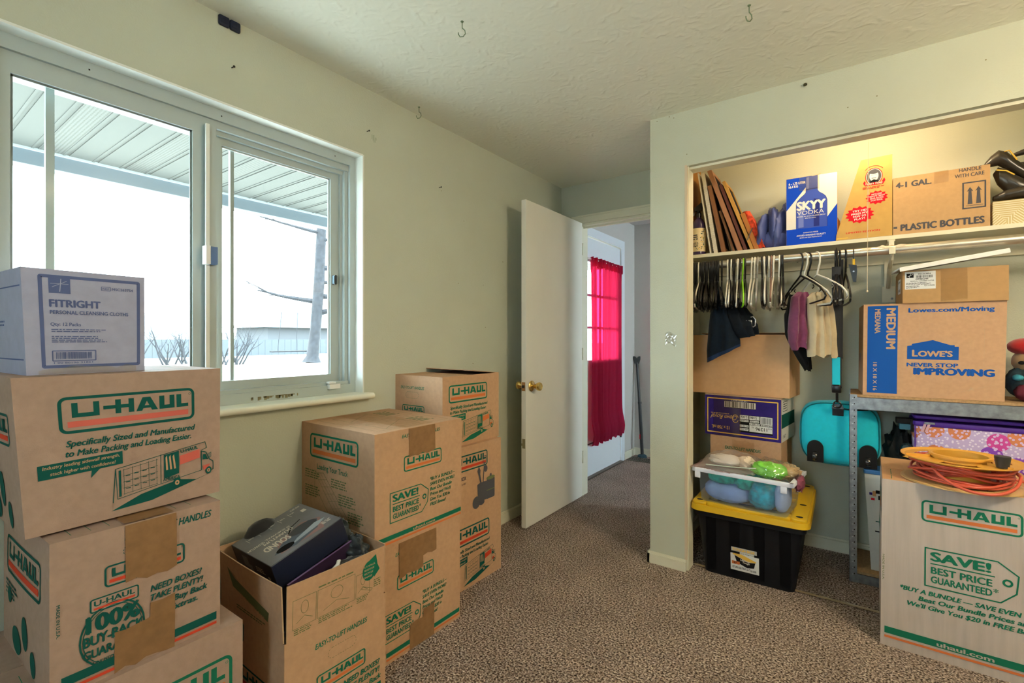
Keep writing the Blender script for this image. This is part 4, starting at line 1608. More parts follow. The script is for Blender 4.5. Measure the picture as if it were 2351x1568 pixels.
for k, x, lb_ in mid:
    if lb_ is None:
        lb_ = 'black hanger scattered among white ones along the middle of the rod'
        hang(k, x, None, None, lb_, 'black hangers in the middle of the rod')
    else:
        hang(k, x, None, None, lb_, 'hangers on the rod')
hang('black', -.236, 32, 0, 'black hanger of the plum trousers, leftmost right of the bare rod', 'hangers on the rod')
hang('white', -.216, 38, 0, 'white hanger angled beside the plum trousers', 'hangers on the rod')
hang('black', -.199, 34, 0, 'black hanger between two angled white ones above the trousers', 'hangers on the rod')
hang('white', -.163, 36, 0, 'white hanger holding the khaki trousers', 'hangers on the rod')
for x, y_ in ((-.083, 4), (-.074, -3), (-.065, 5)):
    hang('black', x, y_, 0, 'black hanger in the threesome above the bag strap', 'black hangers above the bag strap')
hang('black', -.041, 6, 0, 'lone black hanger right of the bag strap', 'hangers on the rod')
# clip hanger
ch = empty('clip_hanger', (-.008, RY, RZ), 'black clip with yellow sleeve on a wire hook, rightmost on the rod', 'hanger')
m = MB()
r0 = RR + .003
m.tube([(-.008, RY + r0 * math.cos(R(a)), RZ + r0 * math.sin(R(a))) for a in range(0, 181, 20)] + [(-.008, RY - r0, 1.60), (-.008, RY - r0 + .006, 1.575)], .0028, PB, 6)
m.build('hook', ch, smooth=60)
m = MB(); m.tube([(-.008, RY - r0 + .002, 1.592), (-.008, RY - r0 + .008, 1.562)], .0055, M('yellow_sleeve', (.80, .48, .02), .4), 8)
m.build('sleeve', ch)
m = MB()
m.prism([(-.028, 1.566), (.004, 1.560), (.006, 1.53), (.002, 1.478), (-.010, 1.480), (-.022, 1.535)], RY - r0 - .004, RY - r0 + .012, PB, Matrix(((1, 0, 0, 0), (0, 0, 1, 0), (0, 1, 0, 0), (0, 0, 0, 1))))
m.lathe([(.0001, 0), (.004, 0), (.004, .003), (.0001, .003)], STEEL, 10, Matrix.Translation((-.008, RY - r0 - .004, 1.53)) @ Matrix.Rotation(R(90), 4, 'X'))
m.build('clip', ch)


# ---- garments
def garment(name, rows, mat, label, cat, folds=5, fa=.012, seed=0, n=40, nv=24, group=None, mat2=None, band=None, slant=0.0):
    """hanging cloth: closed flattened sections, rows = (z, cx, cy, half width, half thickness, angle)"""
    g = MB()

    def at(v):
        q = v * (len(rows) - 1)
        i = min(int(q), len(rows) - 2)
        t_ = q - i
        t_ = t_ * t_ * (3 - 2 * t_)
        return [a + (b_ - a) * t_ for a, b_ in zip(rows[i], rows[i + 1])]

    def fn(u, v):
        z, cx, cy, a, b_, an = at(v)
        t_ = 2 * PI * u
        c_, s_ = math.cos(t_), math.sin(t_)
        w_ = fa * math.sin(folds * c_ * PI + seed + v * 2.2) * (.35 + .65 * v)
        w_ += fa * .7 * noise.noise(Vector((c_ * 3 + seed, v * 5, s_ * 1.5)))
        lx = a * c_
        ly = b_ * math.copysign(abs(s_) ** .8, s_) + w_
        ca, sa = math.cos(R(an)), math.sin(R(an))
        return (cx + ca * lx - sa * ly, cy + sa * lx + ca * ly, z + .006 * noise.noise(Vector((c_ * 2, seed, v))) + .010 * math.sin(folds * c_ * 2 + seed) * v * (0 if slant else 1) + slant * lx * v * v)
    g.grid(fn, n, nv, mat, cu=True)
    if mat2:
        lo = int(nv * band[0])
        for k_, f_ in enumerate(g.f):
            if (k_ % nv) >= lo:
                g.m[k_] = g.mi(mat2)
    o = g.build(name, loc=(rows[0][1], rows[0][2], rows[-1][0]), smooth=80)
    return tag(o, label, cat, group)


NAVYC = M('navy_cloth', (.004, .010, .020), .9, spec=.1, sheen=.12, var=.2, vscale=40)
NAVY2 = M('blue_navy_cloth', (.012, .028, .075), .9, spec=.1, sheen=.12)
PLUM = M('plum_cloth', (.16, .028, .085), .9, sheen=.4, var=.15, vscale=60)
KHAKI = M('khaki_cloth', (.52, .42, .27), .85, sheen=.2, var=.1, vscale=20)
BLKC = M('black_fabric', (.006, .006, .007), .9, spec=.1, sheen=.1)
sh = garment('shorts', [(1.485, -.606, 2.80, .010, .008, 8), (1.42, -.610, 2.80, .026, .020, 8), (1.34, -.606, 2.80, .050, .032, 8), (1.24, -.594, 2.80, .072, .040, 8), (1.165, -.588, 2.80, .084, .042, 8), (1.115, -.586, 2.80, .084, .040, 8)],
             NAVYC, 'navy shorts hanging from a black hanger in front of the plain brown box', 'shorts', 2, .012, 1.0, mat2=NAVY2, band=(.94, 1), slant=.55)
garment('black_trousers', [(1.445, -.560, 2.84, .022, .018, 60), (1.39, -.545, 2.84, .050, .034, 55), (1.33, -.518, 2.83, .066, .042, 50), (1.27, -.488, 2.82, .064, .042, 45), (1.215, -.462, 2.81, .042, .032, 45)],
        M('black_denim', (.006, .009, .014), .85, spec=.15, var=.4, vscale=25), 'dark bundled trousers slanting between the navy shorts and the lime hanger', 'trousers', 3, .016, 2.0, slant=.3)
m = MB()
m.tube([(-.452, 2.80, 1.315), (-.440, 2.80, 1.318), (-.428, 2.80, 1.300), (-.430, 2.80, 1.27), (-.442, 2.80, 1.262)], .0035, PC, 8)
m.rbox(-.475, -.445, 2.792, 2.806, 1.245, 1.30, .004, PC)
tag(m.build('pants_clip', loc=(-.45, 2.80, 1.28), smooth=60), 'clear plastic clip hook at the end of the dark bundled trousers', 'clip')
garment('black_shirt', [(1.43, -.262, 2.90, .018, .02, 60), (1.33, -.268, 2.90, .035, .03, 60), (1.22, -.262, 2.90, .040, .035, 60), (1.12, -.225, 2.92, .035, .03, 60), (1.04, -.205, 2.93, .012, .01, 60)],
        BLKC, 'black garment hanging behind the plum trousers', 'clothing', 4, .010, 3.0)
garment('plum_trousers', [(1.440, -.222, 2.86, .026, .012, 38), (1.415, -.226, 2.86, .045, .024, 38), (1.33, -.228, 2.855, .052, .034, 38), (1.24, -.228, 2.85, .060, .042, 38), (1.185, -.226, 2.85, .062, .042, 38), (1.150, -.222, 2.85, .054, .036, 38)],
        PLUM, 'plum knit trousers folded over a hanger left of the khaki ones', 'trousers', 3, .014, 4.4)
garment('khaki_trousers', [(1.435, -.150, 2.86, .030, .012, 36), (1.41, -.150, 2.86, .055, .026, 36), (1.33, -.142, 2.86, .062, .034, 36), (1.22, -.136, 2.86, .068, .040, 36), (1.115, -.136, 2.86, .070, .040, 36)],
        KHAKI, 'khaki trousers folded over a white hanger beside the black bag strap', 'trousers', 4, .013, .6)

# ---- turquoise bag on a strap
TEAL = M('turquoise_fabric', (.0, .50, .66), .75, sheen=.15, var=.05, vscale=50)
TEALP = M('turquoise_pad', (.0, .45, .60), .6)
WEB = M('black_webbing', (.012, .013, .017), .6, bump=.3, bscale=500)
bag = empty('wheeled_bag', (-.068, 3.05, .55), 'turquoise wheeled bag hanging by its black strap behind the steel shelf post', 'bag')
m = MB()
m.blob((-.072, 3.075, .706), (.176, .105, .165), TEAL, .025, 2, 4, 44, 30, pw=.55)
m.build('body', bag, smooth=80)
m = MB()
for s in (-1, 1):
    m.tube([(-.072 + .168 * math.copysign(abs(math.cos(R(a))) ** .55, math.cos(R(a))), 3.075 - .070, .706 + .158 * math.copysign(abs(math.sin(R(a))) ** .55, math.sin(R(a)))) for a in range(0, 360, 8)], .0035, M('teal_piping', (.0, .15, .19), .6), 6, closed=True)
    break
m.build('piping', bag, smooth=60)
for x in (-.172, .050):
    m = MB()
    Z = Matrix.Translation((x, 2.978, .615)) @ Matrix.Scale(1.3, 4) @ Matrix.Rotation(R(90), 4, 'X')
    m.prism([(-.028, -.045), (.028, -.045), (.028, .010)] + [(.028 * math.cos(R(a)), .012 + .030 * math.sin(R(a))) for a in range(15, 180, 15)] + [(-.028, .010)], -.012, .012, PB, Z)
    hs_ = m.build('wheel_housing', bag)
    m = MB()
    m.lathe([(.0001, -.010), (.022, -.010), (.025, -.004), (.025, .004), (.022, .010), (.0001, .010)], M('glossy_black', (.02, .02, .022), .12, spec=.7), 20, Matrix.Translation((x, 2.958, .588)) @ Matrix.Rotation(R(90), 4, 'Y'))
    m.build('wheel', hs_, smooth=40)
m = MB()


def ribbon(mb, pts, w_, mat, th=.003):
    mb.tube(pts, w_ / 2, mat, 4, flat=th / w_ * 1.4)


m.box(-.097, -.060, 2.885, 2.889, 1.09, 1.56, WEB)
m.add([(-.062, 2.93, 1.60), (-.050, 2.93, 1.60), (-.052, 2.90, 1.10), (-.066, 2.90, 1.10)], [(0, 1, 2, 3)], WEB)
m.box(-.094, -.056, 2.889, 2.893, .955, 1.10, WEB)
m.tube([(-.078, RY + (RR + .004) * math.cos(R(a)), RZ + (RR + .004) * math.sin(R(a))) for a in range(0, 200, 20)] + [(-.078, 2.884, 1.56)], .014, WEB, 6, flat=.15)
st = m.build('strap', bag)
m = MB()
m.rbox(-.096, -.062, 2.878, 2.888, .972, 1.108, .003, TEALP)
m.build('shoulder_pad', st)
m = MB()
m.rbox(-.098, -.058, 2.884, 2.904, .930, .970, .008, PB)
m.tube([(-.076, 2.895, .932), (-.076, 2.90, .905), (-.076, 2.915, .882)], .006, PB, 8)
m.tube([(-.076 + .016 * math.cos(R(a)), 2.925, .868 + .016 * math.sin(R(a))) for a in range(0, 360, 30)], .004, PB, 6, closed=True)
m.prism([(-.020, .0), (.020, .0), (.026, -.022), (-.026, -.022)], -.006, .006, PB, Matrix.Translation((-.074, 2.950, .866)) @ Matrix.Rotation(R(80), 4, 'X'))
m.rbox(-.098, -.050, 2.972, 2.982, .805, .850, .003, WEB)
m.build('buckle', bag, smooth=40)
m = MB()
m.tube([(-.10, 2.985, .855), (-.06, 2.99, .842), (.0, 2.99, .838), (.05, 3.0, .842)], .011, WEB, 6, flat=.3)
m.build('carry_handle', bag)

# ---- tote
tote = empty('storage_tote', (-.4404, 2.8904, 0), 'black storage tote with a yellow lid standing on the closet carpet', 'tote', rot=(0, 0, R(1)))
tote.location = (-.4404, 2.8904, 0)
TB = M('tote_black', (.004, .005, .008), .5, spec=.25)
YL = M('tote_yellow', (.68, .42, .015), .42, spec=.4)


def trap(mb, w0, d0, w1, d1, z0, z1, r, mat, n=5, cx=(0, 0), cy=(0, 0)):
    def ring(w_, d_, z, ox, oy):
        out = []
        for sx, sy, a0 in ((1, 1, 0), (-1, 1, 90), (-1, -1, 180), (1, -1, 270)):
            for i in range(n + 1):
                a = R(a0 + 90 * i / n)
                out.append((ox + sx * (w_ / 2 - r) + r * math.cos(a), oy + sy * (d_ / 2 - r) + r * math.sin(a), z))
        return out
    rg = [ring(w0, d0, z0, cx[0], cy[0]), ring(w1, d1, z1, cx[1], cy[1])]
    k_ = len(rg[0])
    mb.add(rg[0] + rg[1], [(j, (j + 1) % k_, k_ + (j + 1) % k_, k_ + j) for j in range(k_)] + [tuple(range(k_))[::-1], tuple(k_ + j for j in range(k_))], mat)


b = MB()
trap(b, .405, .57, .475, .628, 0, .320, .03, TB)
for x in (-.13, -.02, .10):
    t_ = MB()
for s in (-1, 1):
    for i in range(4):
        xx = -.165 + i * .11
        b.add([(xx - .022, -.286 - .0, .012), (xx + .022, -.286, .012), (xx + .024, -.3155, .30), (xx - .024, -.3155, .30),
               (xx - .022, -.280, .012), (xx + .022, -.280, .012), (xx + .024, -.309, .30), (xx - .024, -.309, .30)],
              [(0, 1, 2, 3), (0, 3, 7, 4), (1, 5, 6, 2), (3, 2, 6, 7)], TB)
    for i in range(6):
        yy = -.24 + i * .09
        x0, x1 = s * .205, s * .238
        b.add([(x0, yy - .02, .012), (x0, yy + .02, .012), (x1, yy + .022, .30), (x1, yy - .022, .30)], [(0, 1, 2, 3)], TB)
trap(b, .50, .645, .50, .645, .295, .326, .035, TB)
b.build('bin_body', tote, smooth=40)
L = MB()
trap(L, .534, .673, .528, .667, .322, .350, .05, YL, 8)
# raised rim round a recessed middle
for x0, x1, y0, y1 in ((-.255, -.185, -.325, .325), (.185, .255, -.325, .325), (-.19, .19, -.325, -.255), (-.19, .19, .255, .325)):
    L.rbox(x0, x1, y0, y1, .348, .366, .02, YL)
for i in range(5):
    yy = -.20 + i * .10
    L.rbox(.150, .195, yy - .022, yy + .022, .348, .366, .004, YL)
    L.rbox(-.195, -.150, yy - .022, yy + .022, .348, .366, .004, YL)
for x in (-.11, -.01, .09):
    L.box(x - .035, x + .035, -.262, -.246, .3665, .3672, DARK)
lid = L.build('lid', tote, smooth=40)
L = MB()
for x, y in ((.222, -.29), (.225, -.09), (.222, .28), (-.222, -.29), (-.222, .28)):
    L.lathe([(.0001, .3662), (.011, .3662), (.011, .3672), (.0001, .3672)], DARK, 14, Matrix.Translation((x, y, 0)) @ Matrix.Scale(1.35, 4, (1, 0, 0)))
L.build('lock_hole', lid)
lbm = MB()


def LS(u, v, off=0):
    z = .045 + v * .115
    return Vector((-.075 + u * .128, -.285 - .0915 * z - .0012 - off, z))


lbm.grid(lambda u, v: LS(u, v), 2, 2, LABELW)
A = Art()
A.rect(.004, .100, .119, .121, M('label_silver', (.42, .42, .42), .4))
A.text('TOUGH BOX', .010, .1035, .013, GOLD, .10, .035)
A.text('Commercial Grade Storage Container', .008, .092, .0055, BLACK, .11, .01)
A.poly([(.012, .088), (.05, .089), (.115, .066), (.115, .060), (.080, .056), (.010, .083)], GOLD)
A.poly([(.018, .079), (.080, .054), (.112, .059), (.106, .030), (.075, .024), (.030, .042)], BLACK)
A.text('Lifetime', .045, .056, .009, OFFW, .042, .02, rot=-4)
A.text('Tough', .054, .045, .009, OFFW, .032, .02, rot=-4)
A.rect(.006, .032, .042, .048, ORG)
A.text('27', .014, .035, .010, BLACK, .014, .03)
A.greek(.008, .018, .10, 2, .006, GRY, 3)
A.bars(.09, .008, .026, .010, BLACK, 12, 3)
ink(lbm, LS, .128, .118, A)
lbm.build('paper_label', tote)

# ---- clear bin on the tote
bx = Matrix.Translation((-.4456, 2.6949, .367)) @ Matrix.Rotation(R(-5.6), 4, 'Z')
MILK = clear_mat('milky_plastic', (.93, .96, 1.0), .06, .12, (.55, .68, .95), .15)
MILKR = M('milky_rim', (.78, .81, .92), .4, spec=.3)
bin_ = empty('clear_bin', (-.4456, 2.6949, .367), 'clear plastic bin packed with wrapped cloths on the yellow tote lid', 'bin', rot=(0, 0, R(-5.6)))
bin_.location = (-.4456, 2.6949, .367)
b = MB()


def binwall(mb, ins, z0, mat):
    def ring(w_, d_, z, r=.022):
        out = []
        for sx, sy, a0 in ((1, 1, 0), (-1, 1, 90), (-1, -1, 180), (1, -1, 270)):
            for i in range(5):
                a = R(a0 + 22.5 * i)
                out.append((sx * (w_ / 2 - r) + r * math.cos(a), sy * (d_ / 2 - r) + r * math.sin(a), z))
        return out
    rg = ring(.395 - ins * 2, .250 - ins * 2, z0) + ring(.425 - ins * 2, .275 - ins * 2, .160)
    k_ = 20
    mb.add(rg, [(j, (j + 1) % k_, k_ + (j + 1) % k_, k_ + j) for j in range(k_)] + [tuple(range(k_))[::-1]], mat)


binwall(b, 0, 0, MILK)
b.build('tub', bin_, smooth=40)
b = MB()
for x0, x1, y0, y1 in ((-.232, .232, -.150, -.136), (-.232, .232, .136, .150), (-.232, -.212, -.15, .15), (.212, .232, -.15, .15)):
    b.rbox(x0, x1, y0, y1, .150, .170, .004, MILKR)
for x in (-.205, .190):
    b.rbox(x - .014, x + .014, -.149, -.139, .118, .152, .004, MILKR)
b.rbox(.222, .236, -.03, .03, .105, .155, .004, MILKR)
b.build('rim', bin_, smooth=40)
FILM = clear_mat('clear_film', (.93, .93, .95), .14, .06, (.8, .8, .85), .10)
FILMG = clear_mat('shiny_film', (.97, .97, .97), .12, .08, (.8, .8, .8), .02)
PTEAL = M('teal_wrap', (.0, .36, .50), .3, spec=.6, var=.5, vscale=40)
PTEAL2 = M('sea_green_wrap', (.01, .45, .36), .3, spec=.6, var=.45, vscale=40)
PBLUE = M('pale_blue_cloth', (.24, .36, .66), .85, var=.12, vscale=12)
PLILAC = M('pale_lilac_cloth', (.42, .52, .76), .85)
for nm, c_, rd, mt, am, sd, lb_ in (
        ('folded_cloth', (-.080, -.035, .054), (.114, .092, .053), PBLUE, .08, 1, 'pale blue folded cloth at the bottom left of the clear bin'),
        ('wrapped_pack', (-.105, -.02, .122), (.078, .095, .036), PTEAL2, .12, 2, 'sea green wrapped pack at the upper left of the clear bin'),
        ('wrapped_pack', (.005, -.02, .118), (.055, .095, .042), PTEAL2, .14, 3, 'smaller sea green wrapped pack in the middle of the clear bin'),
        ('wrapped_pack', (.085, -.042, .070), (.066, .084, .069), PTEAL, .08, 4, 'teal blue pack in shiny film at the right of the clear bin'),
        ('folded_cloth', (.165, -.03, .072), (.030, .085, .070), PLILAC, .06, 5, 'pale lilac cloth upright at the right end of the clear bin')):
    m = MB()
    m.blob(c_, rd, mt, am, 3, sd, 28, 18, X=bx, pw=.75)
    o = m.build(nm, loc=tuple(bx @ Vector((c_[0], c_[1], .004))), smooth=80)
    tag(o, lb_, 'pack' if 'pack' in nm else 'cloth')
m = MB(); m.blob((.078, -.048, .072), (.068, .072, .070), FILMG, .16, 6, 14, 40, 26, X=bx, pw=.7)
m.build('film_wrap', o, smooth=80) if False else tag(m.build('film_bag', loc=tuple(bx @ Vector((.078, -.048, .004))), smooth=80), 'crinkled clear film bag around the teal pack in the bin', 'bag')
zb = empty('zip_bag', tuple(bx @ Vector((-.075, .01, .170))), 'clear zip bag of white items lying across the left of the clear bin', 'bag')


def drape(mb, x0, x1, y0, y1, z0, hgt, mat, seed, n=28):
    def fn(u, v):
        a, c_ = 2 * u - 1, 2 * v - 1
        e = max(0, (1 - abs(a) ** 2.2)) * max(0, (1 - abs(c_) ** 2.6))
        z = z0 + hgt * e ** .7 * (1 + .35 * noise.noise(Vector((u * 5 + seed, v * 5, 0)))) + .006 * noise.noise(Vector((u * 14, v * 14, seed)))
        return bx @ Vector((x0 + (x1 - x0) * u + .006 * math.sin(v * 9 + seed), y0 + (y1 - y0) * v + .006 * math.sin(u * 8), z))
    mb.grid(fn, n, n, mat)


FILMP = clear_mat('pinkish_film', (.97, .94, .92), .12, .12, (.85, .78, .74), .24)
m = MB(); drape(m, -.215, .06, -.145, .12, .176, .070, FILMP, 1)
m.build('film', zb, smooth=80)
m = MB()
m.tube([bx @ Vector((-.165 + .235 * i / 10, -.135 - .012 * math.sin(i * .3), .190 + .004 * i * .5)) for i in range(11)], .006, M('zip_seal', (.50, .60, .54), .4), 6, flat=.4)
m.build('zip_seal', zb)
m = MB(); m.blob((-.10, -.03, .205), (.085, .06, .025), M('white_tissue', (.88, .85, .82), .8), .2, 4, 6, 28, 16, X=bx)
m.blob((-.005, -.02, .205), (.045, .05, .028), M('cream_tissue', (.78, .66, .52), .8), .2, 4, 7, 24, 14, X=bx)
m.build('contents', zb, smooth=80)
m = MB(); drape(m, -.245, .03, -.15, .13, .169, .014, clear_mat('rosy_film', (.9, .8, .8), .12, .15, (.6, .42, .42), .45), 5)
tag(m.build('plastic_bag', loc=tuple(bx @ Vector((-.1, 0, .169))), smooth=80), 'flat pinkish plastic bag spread under the zip bag', 'bag')
gb = empty('film_pouch', tuple(bx @ Vector((.13, .0, .172))), 'clear film pouch around a bright green pack at the right of the bin', 'bag')
m = MB(); m.blob((.115, -.075, .200), (.075, .052, .034), M('bright_green_cloth', (.22, .68, .07), .6, var=.15, vscale=20), .2, 3, 9, 30, 18, X=bx, pw=.8)
m.build('green_pack', gb, smooth=80)
m = MB(); m.blob((.130, -.055, .200), (.108, .085, .047), FILMG, .3, 4, 3, 40, 24, X=bx)
m.build('film', gb, smooth=80)
m = MB(); m.blob((.178, .0, .190), (.055, .05, .035), M('tan_item', (.55, .36, .17), .7), .25, 4, 2, 24, 14, X=bx)
m.build('tan_pack', gb, smooth=80)
m = MB(); m.blob((.232, -.03, .150), (.022, .045, .035), M('rose_cloth', (.25, .06, .10), .6), .4, 6, 2, 24, 14, X=bx)
tag(m.build('rose_cloth', loc=tuple(bx @ Vector((.232, -.03, .12))), smooth=80), 'dark rose cloth hanging over the right rim of the clear bin', 'cloth')

# ---- boxes stacked behind
A = Art()
A.text(EZ, .082, .205, .017, GRN, .185, .02, .12)
handle(A, .12, .165, .11, .03, KEDGE)
carton('moving_box', 'worn moving box with lift handles text, standing on the back of the tote lid', (-.4969, 3.1196 - .03, .367), R(-4), .3664, .30, .274, KRAFT,
       {'F': A}, group='moving boxes', tapes=[('F', .12, .14, .235, .261, CTAPE)], seam='y')
A = Art()
A.rect(.001, .001, .402, .231, PURP)
A.rrect(.016, .018, .386, .214, .001, .006, GOLD)
A.rect(.108, .165, .278, .205, BLACK)
A.rect(.110, .168, .276, .202, OFFW)
A.bars(.114, .169, .158, .032, BLACK, 30, 9)
A.text('1 00 87000 00725 0', .232, .2095 + .002, .0055, OFFW, .085, .01, rot=180)
A.greek(.035, .128, .13, 1, .006, GOLD, 3)
A.text('Crown', .178, .122, .026, GOLD, .068, .0, .45, rot=180)
A.text('Royal', .104, .122, .026, GOLD, .072, .0, .45, rot=180)
A.arc(.170, .106, .016, .022, GOLD, .003, 20, 340)
A.text('12 x 750 mL', .138, .046 + .012, .018, GOLD, .098, .02, rot=180)
A.rect(.192, .034, .362, .132, BLACK)
for x0, y0, x1, y1 in ((.194, .108, .240, .130), (.244, .108, .296, .130), (.300, .088, .360, .130), (.194, .094, .240, .105), (.246, .094, .294, .104), (.194, .064, .240, .076), (.194, .044, .240, .058), (.244, .042, .360, .078), (.302, .080, .360, .086), (.244, .080, .298, .091)):
    A.rect(x0, y0, x1, y1, LABELW)
A.bars(.305, .092, .050, .034, GRY, 16, 4)
for s_, x, y, h_, w_ in (('12-006', .238, .127, .013, .040), ('5186', .282, .127, .014, .034), ('OH-6894B', .238, .1035, .008, .042), ('WV-1750', .292, .102, .007, .042), ('AL-A0114', .238, .074, .008, .042),
                         ('NH-2432', .238, .056, .009, .042), ('MI-1488-7', .296, .090, .008, .048), ('OR-0311B', .358, .085, .005, .052), ('11296', .334, .070, .018, .058), ('110', .356, .072, .008, .016), ('75', .268, .072, .008, .012)):
    A.text(s_, x, y, h_, BLACK, w_, .01, rot=180)
AR = Art()
AR.rect(.001, .001, .299, .231, OFFW)
AR.rect(.001, .075, .299, .150, GRND)
AR.rrect(.03, .165, .13, .215, .002, .003, BLACK)
AR.greek(.04, .20, .08, 3, .012, GRY, 2)
AR.text('1567', .03, .02, .018, GRY, .06, .01)
carton('liquor_box', 'purple liquor carton lying upside down between two brown boxes', (-.5073, 3.1195 - .03, .6415), R(-6.2), .4034, .2905, .2380, KRAFT2,
       {'F': A, 'R': AR}, flaps=False, tapes=[('F', .05, .001, .20, .235, CTAPE)], bulge=.0)
carton('plain_box', 'plain brown carton without print, top of the stack under the hangers', (-.5288, 3.1194 - .02, .8805), R(-5.6), .5114, .262, .343, M('plain_kraft', (.60, .36, .19), .75, spec=.2, var=.04, vscale=40), None, bulge=.004, tl=-.004, lift=(.0, .012))

# ---- steel shelving
su = empty('steel_shelving', (.44, 3.08, 0), 'galvanised steel shelf unit at the right side of the closet', 'shelving unit')
for x, y, sx, sy in ((-.026, 2.905, 1, 1), (-.026, 3.235, 1, -1), (.90, 2.905, -1, 1), (.90, 3.235, -1, -1)):
    m = MB()
    m.box(min(x, x + sx * .032), max(x, x + sx * .032), min(y, y + sy * .002), max(y, y + sy * .002), 0, .926, STEEL)
    m.box(min(x, x + sx * .002), max(x, x + sx * .002), min(y, y + sy * .032), max(y, y + sy * .032), 0, .926, STEEL)
    if sy == 1:
        for i in range(29):
            z = .04 + i * .031
            xx = x + sx * .021
            m.box(xx - .0022, xx + .0022, y - .0008, y + .001, z, z + .006, DARK)
            m.box(xx - .010, xx - .004, y - .0008, y + .001, z - .003, z - .001, M('rivet_bright', (.75, .77, .8), .3, metal=.9) if i == 0 and x < 0 else bpy.data.materials['rivet_bright'])
    m.build('post', su)
for z0, z1 in ((.852, .912), (.0, .042)):
    m = MB()
    m.box(.004, .87, 2.909, 2.912, z0, z1, STEEL)
    m.box(.004, .87, 2.909, 2.922, z0, z0 + .002, STEEL)
    m.box(.004, .87, 3.228, 3.231, z0, z1, STEEL)
    m.box(-.022, -.019, 2.94, 3.205, z0, z1, STEEL)
    m.box(.893, .896, 2.94, 3.205, z0, z1, STEEL)
    m.build('beam', su)
PBD = M('particle_board', (.38, .24, .12), .85, var=.25, vscale=90)
for z in (.914, .044):
    m = MB(); m.box(-.022, .896, 2.912, 3.228, z, z + .012, PBD)
    m.build('shelf_board', su)

# retail moving box on the steel unit
A = Art()
A.rect(.016, .012, .132, .432, BLU)
A.text('MEDIUM', .090, .419, .034, KRAFT, .192, .03, rot=-90)
A.text('MEDIANA', .045, .417, .0215, KRAFT, .116, .025, rot=-90)
A.text('18 X 18 X 16', .040, .160, .0145, KRAFT, .136, .012, rot=-90)
A.text('Lowes.com/Moving', .172, .398, .020, BLU, .292, .03)
A.poly([(.168, .178), (.350, .178), (.350, .238), (.336, .238), (.336, .245), (.322, .245), (.260, .268), (.185, .250), (.185, .243), (.168, .240)], BLU)
A.text('L', .188, .192, .030, KRAFT, .018, .035); A.text('OWE\'S', .210, .192, .0255, KRAFT, .118, .035)
A.text('NEVER STOP', .168, .144, .0175, BLU, .180, .03)
A.text('IMPROVING', .195, .108, .030, BLU, .272, .05)
A.line([(.212, .434), (.212, .27)], .0015, KRAFT2)
A.line([(.435, .434), (.433, .10)], .0012, KRAFT2)
A.poly([(.385, .045), (.392, .052), (.389, .060), (.398, .054), (.404, .058), (.400, .050), (.404, .042), (.395, .046), (.388, .038)], KRAFT2)
A.line([(.30, .012), (.39, .045), (.48, .075)], .0012, KRAFT2)
AL = Art(); AL.rect(.10, .16, .12, .20, BLU)
AR = Art(); AR.rect(.004, .01, .09, .43, BLU)
carton('moving_box', 'brown moving box with bold blue MEDIUM band on the steel shelf', (.2704 + .005, 3.075, .9265), R(3.2), .5035, .292, .441, KRAFT,
       {'F': A, 'L': AL, 'R': AR}, bulge=.0, tr=.008, tl=-.004, flaps=True)
A = Art()
A.rect(.008, .064, .118, .146, LABELW)
A.rect(.014, .118, .040, .138, BLACK)
A.line([(.018, .124), (.038, .134)], .0015, LABELW); A.line([(.024, .120), (.030, .137)], .0015, LABELW)
A.text('MSC263854', .056, .131, .0065, BLACK, .044, .02)
A.bars(.048, .116, .060, .012, BLACK, 26, 6)
A.text('FITRIGHT', .048, .1075, .0062, BLACK, .045, .035)
A.text('PERSONAL CLEANSING CLOTHS', .028, .0995, .0045, BLACK, .084, .02)
A.greek(.012, .093, .09, 3, .004, GRY, 3)
A.greek(.012, .078, .05, 3, .004, GRY, 5)
A.text('QTY: 8 PACKS', .078, .077, .006, BLACK, .036, .02)
AL = Art(); AL.rect(.12, .05, .20, .12, LABELW); AL.bars(.13, .06, .06, .05, BLACK, 12, 2)
carton('cleansing_cloths_box', 'small brown cleansing cloths carton with white label on top of the blue banded box', (.3527, 3.045, 1.3675), R(2.8), .3576, .25, .152, M('amber_kraft', (.45, .27, .12), .75, spec=.2, var=.05, vscale=50),
       {'F': A, 'L': AL}, tapes=[('F', .135, .008, .225, .151, CTAPE)], lift=(.014, .012), bulge=.003)
m = MB()
XW = Matrix.Translation((.338, 2.985, 1.553)) @ Matrix.Rotation(R(4), 4, 'Z') @ Matrix.Rotation(R(-8.6), 4, 'Y') @ Matrix.Rotation(R(1.5), 4, 'X')
m.rbox(-.185, .185, -.13, .13, -.0015, .0075, .004, WHITEP, XW)
m.box(-.185, .185, -.1305, -.127, -.012, .004, WHITEP, XW)
tag(m.build('white_lid', loc=(.338, 2.985, 1.52)), 'white tray lid lying tilted on the small cleansing cloths carton', 'lid')

# stuffed toy at the right edge
toy = empty('stuffed_toy', (.63, 3.06, .926), 'stuffed toy with a red cap sitting at the right end of the steel shelf', 'toy')
m = MB(); m.blob((.63, 3.06, 1.10), (.062, .06, .055), M('tan_plush', (.45, .27, .12), .95, sheen=.5), .05, 3, 2)
m.blob((.592, 3.01, 1.095), (.012, .008, .008), BLACK, 0, nu=10, nv=8)
m.build('head', toy, smooth=80)
m = MB(); m.blob((.625, 3.055, 1.165), (.072, .065, .040), M('red_felt', (.50, .01, .012), .9, sheen=.4), .04, 3, 1)
m.build('cap', toy, smooth=80)
m = MB(); m.blob((.63, 3.06, 1.005), (.085, .06, .08), M('dark_plaid', (.02, .04, .05), .9, var=.7, vscale=30), .1, 3, 5)
m.blob((.60, 3.0, .965), (.035, .035, .035), M('wine_cloth', (.11, .01, .02), .9), .1, 3, 6)
